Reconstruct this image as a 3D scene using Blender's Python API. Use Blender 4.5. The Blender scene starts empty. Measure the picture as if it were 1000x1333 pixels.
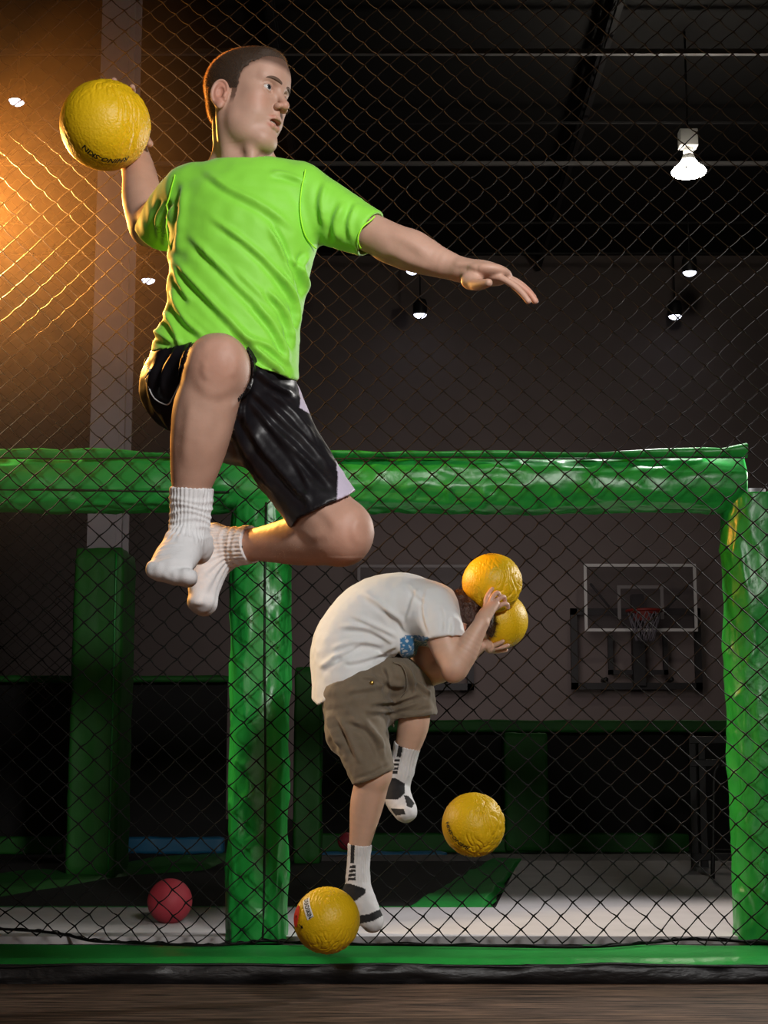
import bpy, bmesh, math, random
import numpy as np
from mathutils import Vector, Matrix
random.seed(7); np.random.seed(7)
SC = bpy.context.scene
COL = SC.collection
# ---------------------------------------------------------------- camera
F = 2100.0; TH = math.atan(333.5 / F); H = 0.766; HP = 0.076   # focal in px, tilt up, eye height, platform height
cd = bpy.data.cameras.new('camera'); cam = bpy.data.objects.new('camera', cd); COL.objects.link(cam)
cd.sensor_fit = 'VERTICAL'; cd.sensor_height = 36; cd.lens = F / 1333 * 36; cd.clip_start = .05; cd.clip_end = 100
cam.location = (0, 0, H); cam.rotation_euler = (math.pi / 2 + TH, 0, 0)
SC.camera = cam
SC.view_settings.view_transform = 'Standard'; SC.view_settings.look = 'None'
SC.view_settings.exposure = 0.0; SC.view_settings.gamma = 1.0
SC.view_settings.use_curve_mapping = False
# ---------------------------------------------------------------- world and lights
w = bpy.data.worlds.new('dark hall'); SC.world = w; w.use_nodes = True
w.node_tree.nodes['Background'].inputs[0].default_value = (.55, .5, .6, 1)
w.node_tree.nodes['Background'].inputs[1].default_value = .010
SC.cycles.use_denoising = True
SC.cycles.max_bounces = 5; SC.cycles.volume_bounces = 0; SC.cycles.transparent_max_bounces = 6
SC.cycles.caustics_reflective = False; SC.cycles.caustics_refractive = False
def lamp(name, kind, loc, to, energy, color, **kw):
    d = bpy.data.lights.new(name, kind); d.energy = energy; d.color = color
    for k, v in kw.items(): setattr(d, k, v)
    o = bpy.data.objects.new(name, d); COL.objects.link(o); o.location = loc
    o.rotation_euler = (Vector(to) - Vector(loc)).to_track_quat('-Z', 'Y').to_euler()
    return o
# soft studio key, high to the right of the camera
lamp('key_softbox', 'AREA', (1.5, .1, 3.1), (-.1, 4.4, 1.7), 30, (1, .98, .96), size=.5, spread=math.radians(75))
# low fill at the left of the camera
lamp('fill_softbox', 'AREA', (-1.4, .2, .9), (-.2, 4.2, 1.6), 2.5, (1, .86, .74), size=.8, spread=math.radians(90))
# orange gelled strobes just outside the left edge: one rakes the net and haze, one rims the thrower
lamp('orange_strobe', 'SPOT', (-1.80, 5.85, 2.95), (.2, 6.1, 3.2), 400, (1, .35, .045), shadow_soft_size=.05, spot_size=math.radians(96), spot_blend=.12)
lamp('orange_rim_strobe', 'SPOT', (-1.95, 7.0, 3.2), (-.22, 3.6, 2.2), 2600, (1, .41, .075), shadow_soft_size=.06, spot_size=math.radians(60), spot_blend=.2)
lamp('added_orange_side', 'SPOT', (-1.75, 5.0, 2.5), (-.3, 3.6, 1.95), 200, (1, .45, .09), shadow_soft_size=.08, spot_size=math.radians(84), spot_blend=.3)  # extra orange spot, added to tint the thrower's sleeve and knee
lamp('added_pink_side', 'SPOT', (-2.1, 5.75, 1.75), (-.15, 5.62, 1.05), 95, (1, .72, .52), shadow_soft_size=.10, spot_size=math.radians(44), spot_blend=.4)  # extra pinkish spot, added to warm the boy's back
# warm strobe on the left, behind the net
lamp('warm_strobe', 'SPOT', (-2.7, 7.1, 2.75), (.2, 6.3, 2.25), 420, (1, .74, .42), shadow_soft_size=.08, spot_size=math.radians(80), spot_blend=.3)
# white kicker, behind the net on the right
lamp('white_strobe', 'SPOT', (2.9, 6.95, 2.4), (-.1, 4.4, 1.6), 330, (1, .97, .92), shadow_soft_size=.12, spot_size=math.radians(95), spot_blend=.3)
# unseen spot added above the court to brighten the mats
lamp('added_court_spot', 'SPOT', (1.3, 7.6, 3.9), (1.1, 7.0, 0), 380, (1, .96, .97), shadow_soft_size=.15, spot_size=math.radians(60), spot_blend=.7)
# unseen area light added to lift the back wall
lamp('added_wall_wash', 'AREA', (1.0, 17, 3.6), (1.5, 25, 2.0), 22, (1, .88, .86), size=2.5, spread=math.radians(85))

# ---------------------------------------------------------------- helpers
FW = np.array([0, math.cos(TH), math.sin(TH)]); UP = np.array([0, -math.sin(TH), math.cos(TH)])
EYE = np.array([0, 0, H])
def P(px, py, Y):
    d = FW + UP * ((666.5 - py) / F); d = d + np.array([(px - 500) / F, 0, 0])
    return EYE + d * (Y / d[1])
def PZ(px, py, Z):
    d = FW + UP * ((666.5 - py) / F); d = d + np.array([(px - 500) / F, 0, 0])
    return EYE + d * ((Z - H) / d[2])
def proj(V):
    q = V - EYE; z = q @ FW
    return 500 + F * q[:, 0] / z, 666.5 - F * (q @ UP) / z
def nv(v):
    v = np.asarray(v, float); return v / np.linalg.norm(v)
_T = np.random.RandomState(3).uniform(-1, 1, 4096)
def vnoise(p):
    i = np.floor(p).astype(np.int64); f = p - i; u = f * f * (3 - 2 * f); r = 0
    for a in (0, 1):
        for b in (0, 1):
            for c in (0, 1):
                h = ((i[:, 0] + a) * 73856093 ^ (i[:, 1] + b) * 19349663 ^ (i[:, 2] + c) * 83492791) & 4095
                wt = (u[:, 0] if a else 1 - u[:, 0]) * (u[:, 1] if b else 1 - u[:, 1]) * (u[:, 2] if c else 1 - u[:, 2])
                r = r + wt * _T[h]
    return r
def fbm(p, n=3):
    r = 0; a = 1
    for k in range(n): r = r + a * vnoise(p * 2 ** k + k * 17.3); a *= .5
    return r
def empty(name, loc, label, cat, group=None):
    o = bpy.data.objects.new(name, None); COL.objects.link(o); o.location = loc; o.empty_display_size = .1
    return tag(o, label, cat, group)
def tag(o, label=None, cat=None, group=None, kind=None):
    if label: o['label'] = label
    if cat: o['category'] = cat
    if group: o['group'] = group
    if kind: o['kind'] = kind
    return o
def link(name, V, Fc, mat, parent=None, smooth=True, col=None, kind=None, loc=None):
    """one mesh object; V in world coordinates"""
    V = np.asarray(V, float)
    org = np.zeros(3)
    if parent is None:
        org = np.asarray(loc if loc is not None else [(V[:, 0].min() + V[:, 0].max()) / 2, (V[:, 1].min() + V[:, 1].max()) / 2, V[:, 2].min()], float)
    else:
        q = parent
        while q is not None: org = org + np.array(q.location); q = q.parent
    me = bpy.data.meshes.new(name)
    if isinstance(Fc, np.ndarray):
        n, k = Fc.shape
        me.vertices.add(len(V)); me.vertices.foreach_set('co', (V - org).astype(np.float32).ravel())
        me.loops.add(n * k); me.loops.foreach_set('vertex_index', Fc.astype(np.int32).ravel())
        me.polygons.add(n); me.polygons.foreach_set('loop_start', np.arange(0, n * k, k, dtype=np.int32))
        me.update(calc_edges=True)
    else:
        me.from_pydata([tuple(v) for v in V - org], [], Fc)
    if smooth: me.polygons.foreach_set('use_smooth', [True] * len(me.polygons))
    if col is not None:
        a = me.color_attributes.new('Col', 'FLOAT_COLOR', 'POINT')
        c = np.ones((len(V), 4), np.float32); c[:, :3] = col; a.data.foreach_set('color', c.ravel())
    me.materials.append(mat)
    o = bpy.data.objects.new(name, me); COL.objects.link(o)
    if parent is None: o.location = org
    else: o.parent = parent
    if kind: o['kind'] = kind
    return o
def cat_mesh(parts):
    V = []; Fc = []; n = 0
    for v, f in parts:
        V.append(np.asarray(v, float)); Fc += [tuple(i + n for i in q) for q in f]; n += len(v)
    return np.vstack(V), Fc
def box(lo, hi, bev=0.0):
    lo = np.minimum(lo, hi) * 1.0; hi = np.maximum(np.asarray(lo), hi) * 1.0
    bm = bmesh.new(); bmesh.ops.create_cube(bm, size=1)
    for v in bm.verts: v.co = Vector([(lo[i] + hi[i]) / 2 + v.co[i] * (hi[i] - lo[i]) for i in range(3)])
    if bev > 0: bmesh.ops.bevel(bm, geom=bm.edges[:], offset=bev, segments=2, affect='EDGES', profile=.5)
    V = np.array([v.co[:] for v in bm.verts]); bm.verts.index_update(); Fc = [tuple(v.index for v in f.verts) for f in bm.faces]; bm.free()
    return V, Fc
def tube(pts, r, n=8, closed=False):
    pts = np.asarray(pts, float); m = len(pts); r = np.broadcast_to(r, m)
    V = []; ref = np.array([.13, .31, .94]); 
    for i in range(m):
        a = pts[(i - 1) % m if closed else max(i - 1, 0)]; b = pts[(i + 1) % m if closed else min(i + 1, m - 1)]
        t = nv(b - a); u = ref - t * (ref @ t)
        if np.linalg.norm(u) < .05: u = np.array([1., 0, 0]) - t * t[0]
        u = nv(u); ref = u; v = np.cross(t, u)
        for k in range(n):
            an = 2 * math.pi * k / n; V.append(pts[i] + r[i] * (math.cos(an) * u + math.sin(an) * v))
    Fc = []
    for i in range(m if closed else m - 1):
        for k in range(n):
            j = (i + 1) % m; Fc.append((i * n + k, i * n + (k + 1) % n, j * n + (k + 1) % n, j * n + k))
    if not closed: Fc += [tuple(range(n))[::-1], tuple((m - 1) * n + k for k in range(n))]
    return np.array(V), Fc
def lathe(profile, c, axis=(0, 0, 1), n=32):
    ax = nv(axis); u = nv(np.cross(ax, [.3, 1, .2])); v = np.cross(ax, u); V = []
    for (r, h) in profile:
        for k in range(n):
            a = 2 * math.pi * k / n; V.append(np.asarray(c) + ax * h + r * (math.cos(a) * u + math.sin(a) * v))
    Fc = [(i * n + k, i * n + (k + 1) % n, (i + 1) * n + (k + 1) % n, (i + 1) * n + k) for i in range(len(profile) - 1) for k in range(n)]
    return np.array(V), Fc
def prism(poly, z0, z1):
    """poly: list of xy; extruded in z"""
    n = len(poly); V = [(x, y, z0) for x, y in poly] + [(x, y, z1) for x, y in poly]
    return np.array(V, float), [tuple(range(n))[::-1], tuple(range(n, 2 * n))] + [(i, (i + 1) % n, n + (i + 1) % n, n + i) for i in range(n)]
def smooth_path(pts, n):
    pts = np.asarray(pts, float); m = len(pts)
    if m < 3: return np.array([pts[0] + (pts[-1] - pts[0]) * t for t in np.linspace(0, 1, n)])
    Q = np.vstack([2 * pts[0] - pts[1], pts, 2 * pts[-1] - pts[-2]]); out = []
    for s in np.linspace(0, m - 1, n):
        i = min(int(s), m - 2); t = s - i; a, b, c, d = Q[i:i + 4]
        out.append(.5 * (2 * b + (c - a) * t + (2 * a - 5 * b + 4 * c - d) * t * t + (3 * b - a - 3 * c + d) * t ** 3))
    return np.array(out)
# ---------------------------------------------------------------- materials
def mat(name, color, rough=.5, bump=None, vc=False, sheen=0, sss=0, metal=0, var=None, coat=0, spec=.5, emit=None, weave=None):
    m = bpy.data.materials.new(name); m.use_nodes = True; nt = m.node_tree; N = nt.nodes; L = nt.links
    b = N['Principled BSDF']; b.inputs['Base Color'].default_value = (*color, 1); b.inputs['Roughness'].default_value = rough
    b.inputs['Metallic'].default_value = metal; b.inputs['Specular IOR Level'].default_value = spec
    b.inputs['Sheen Weight'].default_value = sheen; b.inputs['Coat Weight'].default_value = coat; b.inputs['Coat Roughness'].default_value = .2
    if sss:
        b.inputs['Subsurface Weight'].default_value = sss; b.inputs['Subsurface Radius'].default_value = (1, .35, .2); b.inputs['Subsurface Scale'].default_value = .008
    if emit:
        b.inputs['Emission Color'].default_value = (*emit[0], 1); b.inputs['Emission Strength'].default_value = emit[1]
    tc = N.new('ShaderNodeTexCoord'); src = None
    if var:   # (scale, amount[, stretch])
        n = N.new('ShaderNodeTexNoise'); n.inputs['Scale'].default_value = var[0]; n.inputs['Detail'].default_value = 5
        mp = N.new('ShaderNodeMapping'); mp.inputs['Scale'].default_value = var[2] if len(var) > 2 else (1, 1, 1)
        L.new(tc.outputs['Object'], mp.inputs[0]); L.new(mp.outputs[0], n.inputs[0])
        mr = N.new('ShaderNodeMapRange'); mr.inputs[1].default_value = .25; mr.inputs[2].default_value = .75
        mr.inputs[3].default_value = 1 - var[1]; mr.inputs[4].default_value = 1 + var[1]; L.new(n.outputs[0], mr.inputs[0])
        mx = N.new('ShaderNodeMix'); mx.data_type = 'RGBA'; mx.blend_type = 'MULTIPLY'; mx.inputs[0].default_value = 1
        mx.inputs[6].default_value = (*color, 1); L.new(mr.outputs[0], mx.inputs[7]); src = mx.outputs[2]
    if vc:
        at = N.new('ShaderNodeAttribute'); at.attribute_name = 'Col'
        mx = N.new('ShaderNodeMix'); mx.data_type = 'RGBA'; mx.blend_type = 'MULTIPLY'; mx.inputs[0].default_value = 1
        L.new(at.outputs[0], mx.inputs[6])
        if src: L.new(src, mx.inputs[7])
        else: mx.inputs[7].default_value = (*color, 1)
        src = mx.outputs[2]
    if src: L.new(src, b.inputs['Base Color'])
    prev = None
    for bp in (bump or []):   # (scale, strength, distance[, stretch])
        n = N.new('ShaderNodeTexNoise'); n.inputs['Scale'].default_value = bp[0]; n.inputs['Detail'].default_value = 4
        mp = N.new('ShaderNodeMapping'); mp.inputs['Scale'].default_value = bp[3] if len(bp) > 3 else (1, 1, 1)
        L.new(tc.outputs['Object'], mp.inputs[0]); L.new(mp.outputs[0], n.inputs[0])
        bu = N.new('ShaderNodeBump'); bu.inputs['Strength'].default_value = bp[1]; bu.inputs['Distance'].default_value = bp[2]
        L.new(n.outputs[0], bu.inputs['Height'])
        if prev: L.new(prev.outputs[0], bu.inputs['Normal'])
        prev = bu
    if prev: L.new(prev.outputs[0], b.inputs['Normal'])
    return m
M = {}
M['skin'] = mat('skin', (.47, .28, .205), .56, [(55, .12, .004), (420, .25, .0006)], vc=True, sss=.12, var=(28, .07))
M['skin_boy'] = mat('pale skin', (.66, .42, .31), .5, [(300, .2, .0008)], vc=True, sss=.12, var=(20, .06))
M['hair_man'] = mat('cropped brown hair', (.045, .026, .015), .6, [(900, .8, .002)])
M['strand'] = mat('fine hair strands', (.10, .055, .026), .45)
def translucent(m, col, fac):
    nt = m.node_tree; N = nt.nodes; t = N.new('ShaderNodeBsdfTranslucent'); t.inputs[0].default_value = (*col, 1); x = N.new('ShaderNodeMixShader'); x.inputs[0].default_value = fac
    nt.links.new(N['Principled BSDF'].outputs[0], x.inputs[1]); nt.links.new(t.outputs[0], x.inputs[2]); nt.links.new(x.outputs[0], N['Material Output'].inputs[0])
translucent(M['strand'], (.75, .42, .18), .5)
M['hair_boy'] = mat('dark auburn hair', (.05, .018, .01), .45, [(260, .8, .004)])
M['brow'] = mat('eyebrow', (.10, .055, .034), .7, [(900, .6, .001)])
M['eye'] = mat('eyeball', (1, 1, 1), .12, vc=True, coat=.6)
M['teeth'] = mat('teeth', (.75, .7, .62), .25)
M['neon'] = mat('neon green jersey', (.235, .66, .04), .62, [(700, .25, .0008), (35, .25, .003)], sheen=.25)
M['neon_seam'] = mat('seam stitching', (.42, 1.0, .03), .6)
M['satin'] = mat('black satin', (.009, .008, .010), .42, [(30, .25, .004), (800, .15, .0006)], vc=True, sheen=.0, spec=.28)
M['piping'] = mat('grey piping', (.5, .5, .5), .5)
M['sock'] = mat('white ribbed cotton', (.70, .70, .71), .9, [(800, .5, .001)], vc=True, sheen=.05)
M['black_print'] = mat('black print', (.012, .012, .014), .6)
M['tee'] = mat('white cotton tee', (.78, .80, .81), .85, [(600, .25, .0008), (25, .2, .004)], vc=True, sheen=.2)
M['khaki'] = mat('khaki twill', (.165, .130, .088), .8, [(500, .35, .001), (40, .35, .004)], sheen=.2, var=(25, .1))
M['brass'] = mat('brass rivet', (.6, .4, .1), .3, metal=1)
M['ball'] = mat('yellow coated foam', (.80, .50, .008), .42, [(170, .55, .0028), (60, .3, .003)], var=(12, .06), spec=.4)
M['ball_red'] = mat('red rubber ball', (.42, .035, .055), .6, [(350, .4, .001)])
M['ink'] = mat('black ink', (.01, .01, .01), .5)
M['label_white'] = mat('white label', (.8, .8, .8), .5)
M['label_red'] = mat('red label', (.75, .04, .02), .5)
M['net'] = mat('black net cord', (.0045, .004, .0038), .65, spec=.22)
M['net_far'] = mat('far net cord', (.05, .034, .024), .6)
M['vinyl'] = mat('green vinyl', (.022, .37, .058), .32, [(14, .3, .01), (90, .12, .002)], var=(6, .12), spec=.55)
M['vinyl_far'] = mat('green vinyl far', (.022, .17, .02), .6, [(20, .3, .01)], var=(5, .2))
M['vinyl_black'] = mat('black vinyl', (.010, .009, .010), .42, [(12, .3, .02, (1, 1, 3)), (60, .2, .004)])
M['white_mat'] = mat('white trampoline pad', (.55, .52, .52), .75, [(200, .3, .001)], var=(3, .1))
M['tramp'] = mat('black trampoline bed', (.012, .010, .010), .8, [(300, .3, .002)])
M['tape'] = mat('dark seam', (.006, .02, .008), .6)
M['steel_dark'] = mat('dark painted steel', (.022, .021, .022), .5, metal=.3)
M['column'] = mat('painted steel column', (.46, .39, .43), .6, [(10, .2, .005)], var=(2, .15))
M['wall'] = mat('painted hall wall', (.23, .185, .175), .85, [(6, .15, .01)], var=(.8, .12))
M['wall_dark'] = mat('dark hall wall', (.045, .035, .035), .85, [(6, .2, .01)])
M['ceiling'] = mat('black ceiling', (.005, .004, .004), .85, [(3, .3, .02)])
M['purlin'] = mat('ceiling purlin', (.20, .19, .19), .5)
M['blue'] = mat('blue vinyl', (.02, .17, .34), .5)
M['glass'] = mat('backboard glass', (.09, .08, .085), .3, spec=.2)
M['frame_white'] = mat('white backboard frame', (.75, .74, .72), .5)
M['frame_grey'] = mat('grey backboard frame', (.22, .2, .2), .5)
M['rim_red'] = mat('orange red rim', (.25, .02, .012), .5)
M['cord_white'] = mat('white net cord', (.22, .2, .23), .7)
M['bulb'] = mat('bright lamp', (1, 1, 1), .5, emit=((1, .93, .8), 60))
M['bulb_blue'] = mat('cool lamp', (1, 1, 1), .5, emit=((.75, .8, 1), 6))
M['housing'] = mat('lamp housing', (.35, .34, .32), .5)
M['glass'].node_tree.nodes['Principled BSDF'].inputs['Alpha'].default_value = .22
def wood():
    m = bpy.data.materials.new('dark wood floor'); m.use_nodes = True; nt = m.node_tree; N = nt.nodes; L = nt.links
    b = N['Principled BSDF']; tc = N.new('ShaderNodeTexCoord'); mp = N.new('ShaderNodeMapping'); mp.inputs['Scale'].default_value = (1.0, 15, 1)
    n = N.new('ShaderNodeTexNoise'); n.inputs['Scale'].default_value = 3; n.inputs['Detail'].default_value = 9; n.inputs['Roughness'].default_value = .68
    r = N.new('ShaderNodeValToRGB'); r.color_ramp.elements[0].position = .40; r.color_ramp.elements[0].color = (.016, .010, .007, 1)
    r.color_ramp.elements[1].position = .64; r.color_ramp.elements[1].color = (.21, .135, .092, 1)
    L.new(tc.outputs['Object'], mp.inputs[0]); L.new(mp.outputs[0], n.inputs[0]); L.new(n.outputs[0], r.inputs[0]); L.new(r.outputs[0], b.inputs['Base Color'])
    bu = N.new('ShaderNodeBump'); bu.inputs['Strength'].default_value = .35; bu.inputs['Distance'].default_value = .004
    L.new(n.outputs[0], bu.inputs['Height']); L.new(bu.outputs[0], b.inputs['Normal']); b.inputs['Roughness'].default_value = .75; b.inputs['Specular IOR Level'].default_value = .2
    return m
M['wood'] = wood()
# ================================================================ THE HALL
def struct(name, vf, m, smooth=False): return tag(link(name, vf[0], vf[1], m, smooth=smooth), kind='structure')
fl = struct('floor', box((-9, -2.5, -.1), (9, 27, 0)), M['tramp'])
struct('floor_front', box((-5, -2.4, 0), (5, 5.945, .006)), M['wood'])
struct('wall_back', box((-9, 25, 0), (9, 25.2, 9)), M['wall'])
struct('wall_left', box((-9.2, -2.5, 0), (-9, 25.2, 9)), M['wall_dark'])
struct('wall_right', box((9, -2.5, 0), (9.2, 25.2, 9)), M['wall_dark'])
struct('wall_front', box((-9, -2.7, 0), (9, -2.5, 9)), M['wall_dark'])
CZ = H + 7.7
struct('ceiling', box((-9, -2.5, CZ + .45), (9, 25, CZ + .6)), M['ceiling'])
# ceiling purlins
for i, (py, r, m) in enumerate([(68, .03, 'purlin'), (213, .025, 'purlin'), (160, .015, 'steel_dark'), (290, .015, 'steel_dark'), (330, .015, 'steel_dark'), (372, .045, 'frame_grey'), (384, .05, 'frame_grey')]):
    q = PZ(500, py, CZ)
    o = link('ceiling_beam', *box((-9, q[1] - r, CZ - r), (9, q[1] + r, CZ + r), .004), M[m], smooth=False)
    tag(o, ['thin pale ceiling beam crossing above the thrower, nearest of the beams', 'thin pale ceiling beam at the height of the bright lamp', 'faint dark ceiling beam between the two pale ones', 'faint dark ceiling beam below the bright lamp',
            'lower faint dark ceiling beam above the twin beams', 'upper of the twin grey beams along the top of the back wall', 'lower of the twin grey beams along the top of the back wall'][i], 'beam', 'beams across the ceiling')
for i, x in enumerate((.95 * 2.6, -1.2, 6.2)):
    V = []
    zt = CZ + .18
    parts = [box((x - .03, 8, zt + .16), (x + .03, 24.9, zt + .22)), box((x - .03, 8, zt - .02), (x + .03, 24.9, zt + .04))]
    yy = 8.0; k = 0
    while yy < 24.5:
        parts.append(tube([(x, yy, zt + (.02 if k % 2 else .18)), (x, yy + .5, zt + (.18 if k % 2 else .02))], .012, 5)); yy += .5; k += 1
    o = link('roof_truss', *cat_mesh(parts), M['steel_dark'], smooth=False)
    tag(o, ['dark roof truss running back above the reaching hand', 'dark roof truss running back behind the head of the thrower', 'dark roof truss running back beside the bright lamp'][i], 'truss', 'roof trusses')
# ceiling lamps
q = P(897, 226, 17)
t = empty('high_bay_lamp', q, 'large glaring warm white hanging lamp at the upper right', 'lamp')
link('bulb', *lathe([(.001, -.03), (.12, -.022), (.185, .0), (.192, .02), (.165, .06), (.115, .10), (.075, .16)], q, n=40), M['bulb'], t)
link('reflector', *lathe([(.078, .155), (.07, .19), (.055, .22)], q, n=40), M['housing'], t)
link('socket', *lathe([(.05, .22), (.055, .24), (.055, .3), (.03, .32)], q, n=20), M['frame_white'], t)
link('ballast_box', *box(q + [-.1, -.08, .30], q + [.1, .08, .5], .01), M['housing'], t, smooth=False)
link('hanger', *tube([q + [0, 0, .5], (q[0], q[1], CZ + .45)], .012, 6), M['steel_dark'], t)
ld = bpy.data.lights.new('lamp_light', 'POINT'); ld.energy = 60; ld.color = (1, .9, .75); ld.shadow_soft_size = .15
lo = bpy.data.objects.new('lamp_light', ld); COL.objects.link(lo); lo.parent = t; lo.location = (0, 0, -.1)
for (px, py, Y, r, lab) in [(22, 132, 17, .088, 'small cool ceiling lamp at the far upper left'), (193, 365, 22, .095, 'small cool ceiling lamp just left of the green shirt'),
                            (537, 353, 22, .09, 'small cool ceiling lamp half hidden under the outstretched forearm'), (547, 410, 24.2, .10, 'small cool lamp below the outstretched forearm, low on the back wall'),
                            (898, 355, 22, .095, 'small cool lamp under the bright lamp, upper of the two'), (879, 412, 24.2, .10, 'small cool lamp under the bright lamp, lower of the two')]:
    q = P(px, py, Y); t = empty('spot_lamp', q, lab, 'lamp', 'small cool ceiling lamps')
    link('diffuser', *lathe([(.001, -.05), (r * .5, -.042), (r * .85, -.02), (r, .008), (r, .015)], q, n=28), M['bulb_blue'], t)
    link('lamp_can', *lathe([(r * 1.05, 0), (r * 1.1, .02), (r * 1.1, .18), (r * .9, .24), (.002, .26)], q, n=28), M['steel_dark'], t)
    link('hanger', *tube([q + [0, 0, .25], (q[0], q[1], CZ + .45)], .012, 6), M['steel_dark'], t)
# structural column with padded foot
q = P(137, 1137, 10.75); x0 = P(113, 700, 10.6)[0]; x1 = P(151, 700, 10.6)[0]; x2 = P(158, 700, 10.6)[0]
t = empty('steel_column', ((x0 + x2) / 2, 10.7, HP), 'tall greyish steel column rising behind the thrown ball', 'column')
link('web', *box((x0 + .085, 10.62, HP), (x0 + .105, 10.80, CZ)), M['column'], t, smooth=False)
link('front_flange', *box((x0, 10.6, HP), (x1, 10.62, CZ), .003), M['column'], t, smooth=False)
link('back_flange', *box((x0 + .02, 10.78, HP), (x2 + .02, 10.80, CZ), .003), M['column'], t, smooth=False)
link('flange_return', *box((x1 - .001, 10.605, HP), (x2, 10.66, CZ), .003), M['column'], t, smooth=False)
def pillow_box(lo, hi, amp, seed, n=26, rnd=.03):
    """soft box: subdivided, rounded and dented"""
    lo = np.array(lo, float); hi = np.array(hi, float); c = (lo + hi) / 2; h = (hi - lo) / 2
    bm = bmesh.new(); bmesh.ops.create_cube(bm, size=2)
    cuts = max(3, int(n)); bmesh.ops.subdivide_edges(bm, edges=bm.edges[:], cuts=cuts, use_grid_fill=True)
    V = np.array([v.co[:] for v in bm.verts]) * h; bm.verts.index_update(); Fc = [tuple(v.index for v in f.verts) for f in bm.faces]; bm.free()
    inner = np.clip(V, -(h - rnd), h - rnd); d = V - inner; L = np.linalg.norm(d, axis=1, keepdims=True); nrm = d / np.maximum(L, 1e-9)
    V = inner + nrm * np.minimum(rnd, L)
    nz = fbm((V + c) * np.array([9, 9, 6.]) + seed * 3.1, 3)
    V = V + nrm * (nz * amp)[:, None] + c
    return V, Fc
yb = 10.5
a = P(93, 712, 10.42); b = P(158, 1137, 10.42)
t = empty('column_pad', ((a[0] + b[0]) / 2, 10.7, HP), 'dark green padded wrap around the foot of the column at left', 'pad')
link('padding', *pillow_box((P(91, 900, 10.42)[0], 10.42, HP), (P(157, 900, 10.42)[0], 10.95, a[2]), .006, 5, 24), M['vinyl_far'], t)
xs = P(147, 900, 10.42)[0]
link('seam', *tube(smooth_path([(xs, 10.412, HP + .02), (xs + .003, 10.408, 1), (xs, 10.412, a[2] - .04)], 20), .006, 6), M['vinyl'], t)
# ================================================================ THE FAR SIDE OF THE COURT
def rail(name, x0, x1, y, z0, z1, m, lab, cat='pad', dep=.12, group=None):
    return tag(link(name, *pillow_box((x0, y, z0), (x1, y + dep, z1), .006, x0 + z0, 22, .025), m), lab, cat, group)
Yr = 14.0
def X(px, Y): return P(px, 900, Y)[0]
def Z(py, Y): return P(500, py, Y)[2]
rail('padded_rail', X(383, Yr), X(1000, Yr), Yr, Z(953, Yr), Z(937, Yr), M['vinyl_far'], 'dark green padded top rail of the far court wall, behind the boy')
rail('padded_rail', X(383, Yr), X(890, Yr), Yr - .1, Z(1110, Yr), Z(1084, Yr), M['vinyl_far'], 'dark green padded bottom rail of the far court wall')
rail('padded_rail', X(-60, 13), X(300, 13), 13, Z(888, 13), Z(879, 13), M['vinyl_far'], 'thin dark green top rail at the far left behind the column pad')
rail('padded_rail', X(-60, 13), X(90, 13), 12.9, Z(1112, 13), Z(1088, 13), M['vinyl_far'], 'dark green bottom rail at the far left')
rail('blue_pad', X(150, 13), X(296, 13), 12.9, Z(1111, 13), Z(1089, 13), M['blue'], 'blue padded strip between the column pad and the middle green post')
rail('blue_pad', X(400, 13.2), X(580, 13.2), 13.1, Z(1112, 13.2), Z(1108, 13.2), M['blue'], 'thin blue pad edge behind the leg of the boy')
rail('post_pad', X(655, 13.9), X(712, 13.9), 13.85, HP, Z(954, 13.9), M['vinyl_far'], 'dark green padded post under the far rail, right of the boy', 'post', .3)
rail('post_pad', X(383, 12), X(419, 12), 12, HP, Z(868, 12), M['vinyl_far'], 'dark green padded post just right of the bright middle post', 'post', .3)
for (xa, xb, Y, za, zb, lab) in [(-60, 296, 13.14, 1090, 886, 'black rebound screen at the far left below the thin rail'), (383, 890, 14.18, 1086, 952, 'black rebound screen between the far rails'), (640, 1000, 14.27, 1110, 952, 'black screen at the far right of the court')]:
    lo3 = (X(xa, Y), Y, max(HP, Z(za, Y))); hi3 = (X(xb, Y), Y + .03, Z(zb, Y))
    tag(link('rebound_screen', *box(lo3, hi3), M['tramp'], smooth=False), lab, 'screen')
# slanted blue-green slide pad at the left
a = P(60, 1090, 12.5); 
# ground of the court ------------------------------------------------
def G(px, py): q = PZ(px, py, HP); return (q[0], q[1])
pb = struct('trim_1', box((-3.6, 5.97, 0), (6, 14.4, HP - .012)), M['tramp'])
# front curb: black vinyl skirt and green top strip
def strip_surface(x0, x1, f, nx, ny):
    V = np.stack(f(np.repeat(np.linspace(x0, x1, nx), ny), np.tile(np.linspace(0, 1, ny), nx)), 1)
    Fc = [(i * ny + j, (i + 1) * ny + j, (i + 1) * ny + j + 1, i * ny + j + 1) for i in range(nx - 1) for j in range(ny - 1)]
    return np.array(V), Fc
tt = empty('court_curb', (0, 6.1, 0), 'low padded curb along the front of the court with green top and black skirt', 'curb')
def skirt(x, s):
    n = fbm(np.stack([x * 3.2, s * 1.5, x * 0 + .3], 1), 3); n2 = vnoise(np.stack([x * 11, s * 2, x * 0 + 4.], 1))
    return x, 5.955 - .012 * np.sin(math.pi * s) + .010 * n + .004 * n2, .002 + (HP - .004) * s
link('skirt', *strip_surface(-3.4, 3.4, skirt, 320, 9), M['vinyl_black'], tt)
def edge_path(x): return 5.95 + .008 * float(vnoise(np.array([[x * 2.1, 1, 1.]]))[0]), HP - .006 + .006 * float(vnoise(np.array([[x * 3.7, 5, 1.]]))[0])
link('piping', *tube([(x, *edge_path(x)) for x in np.linspace(-3.4, 3.4, 180)], .005, 6), M['vinyl_black'], tt)
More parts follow.
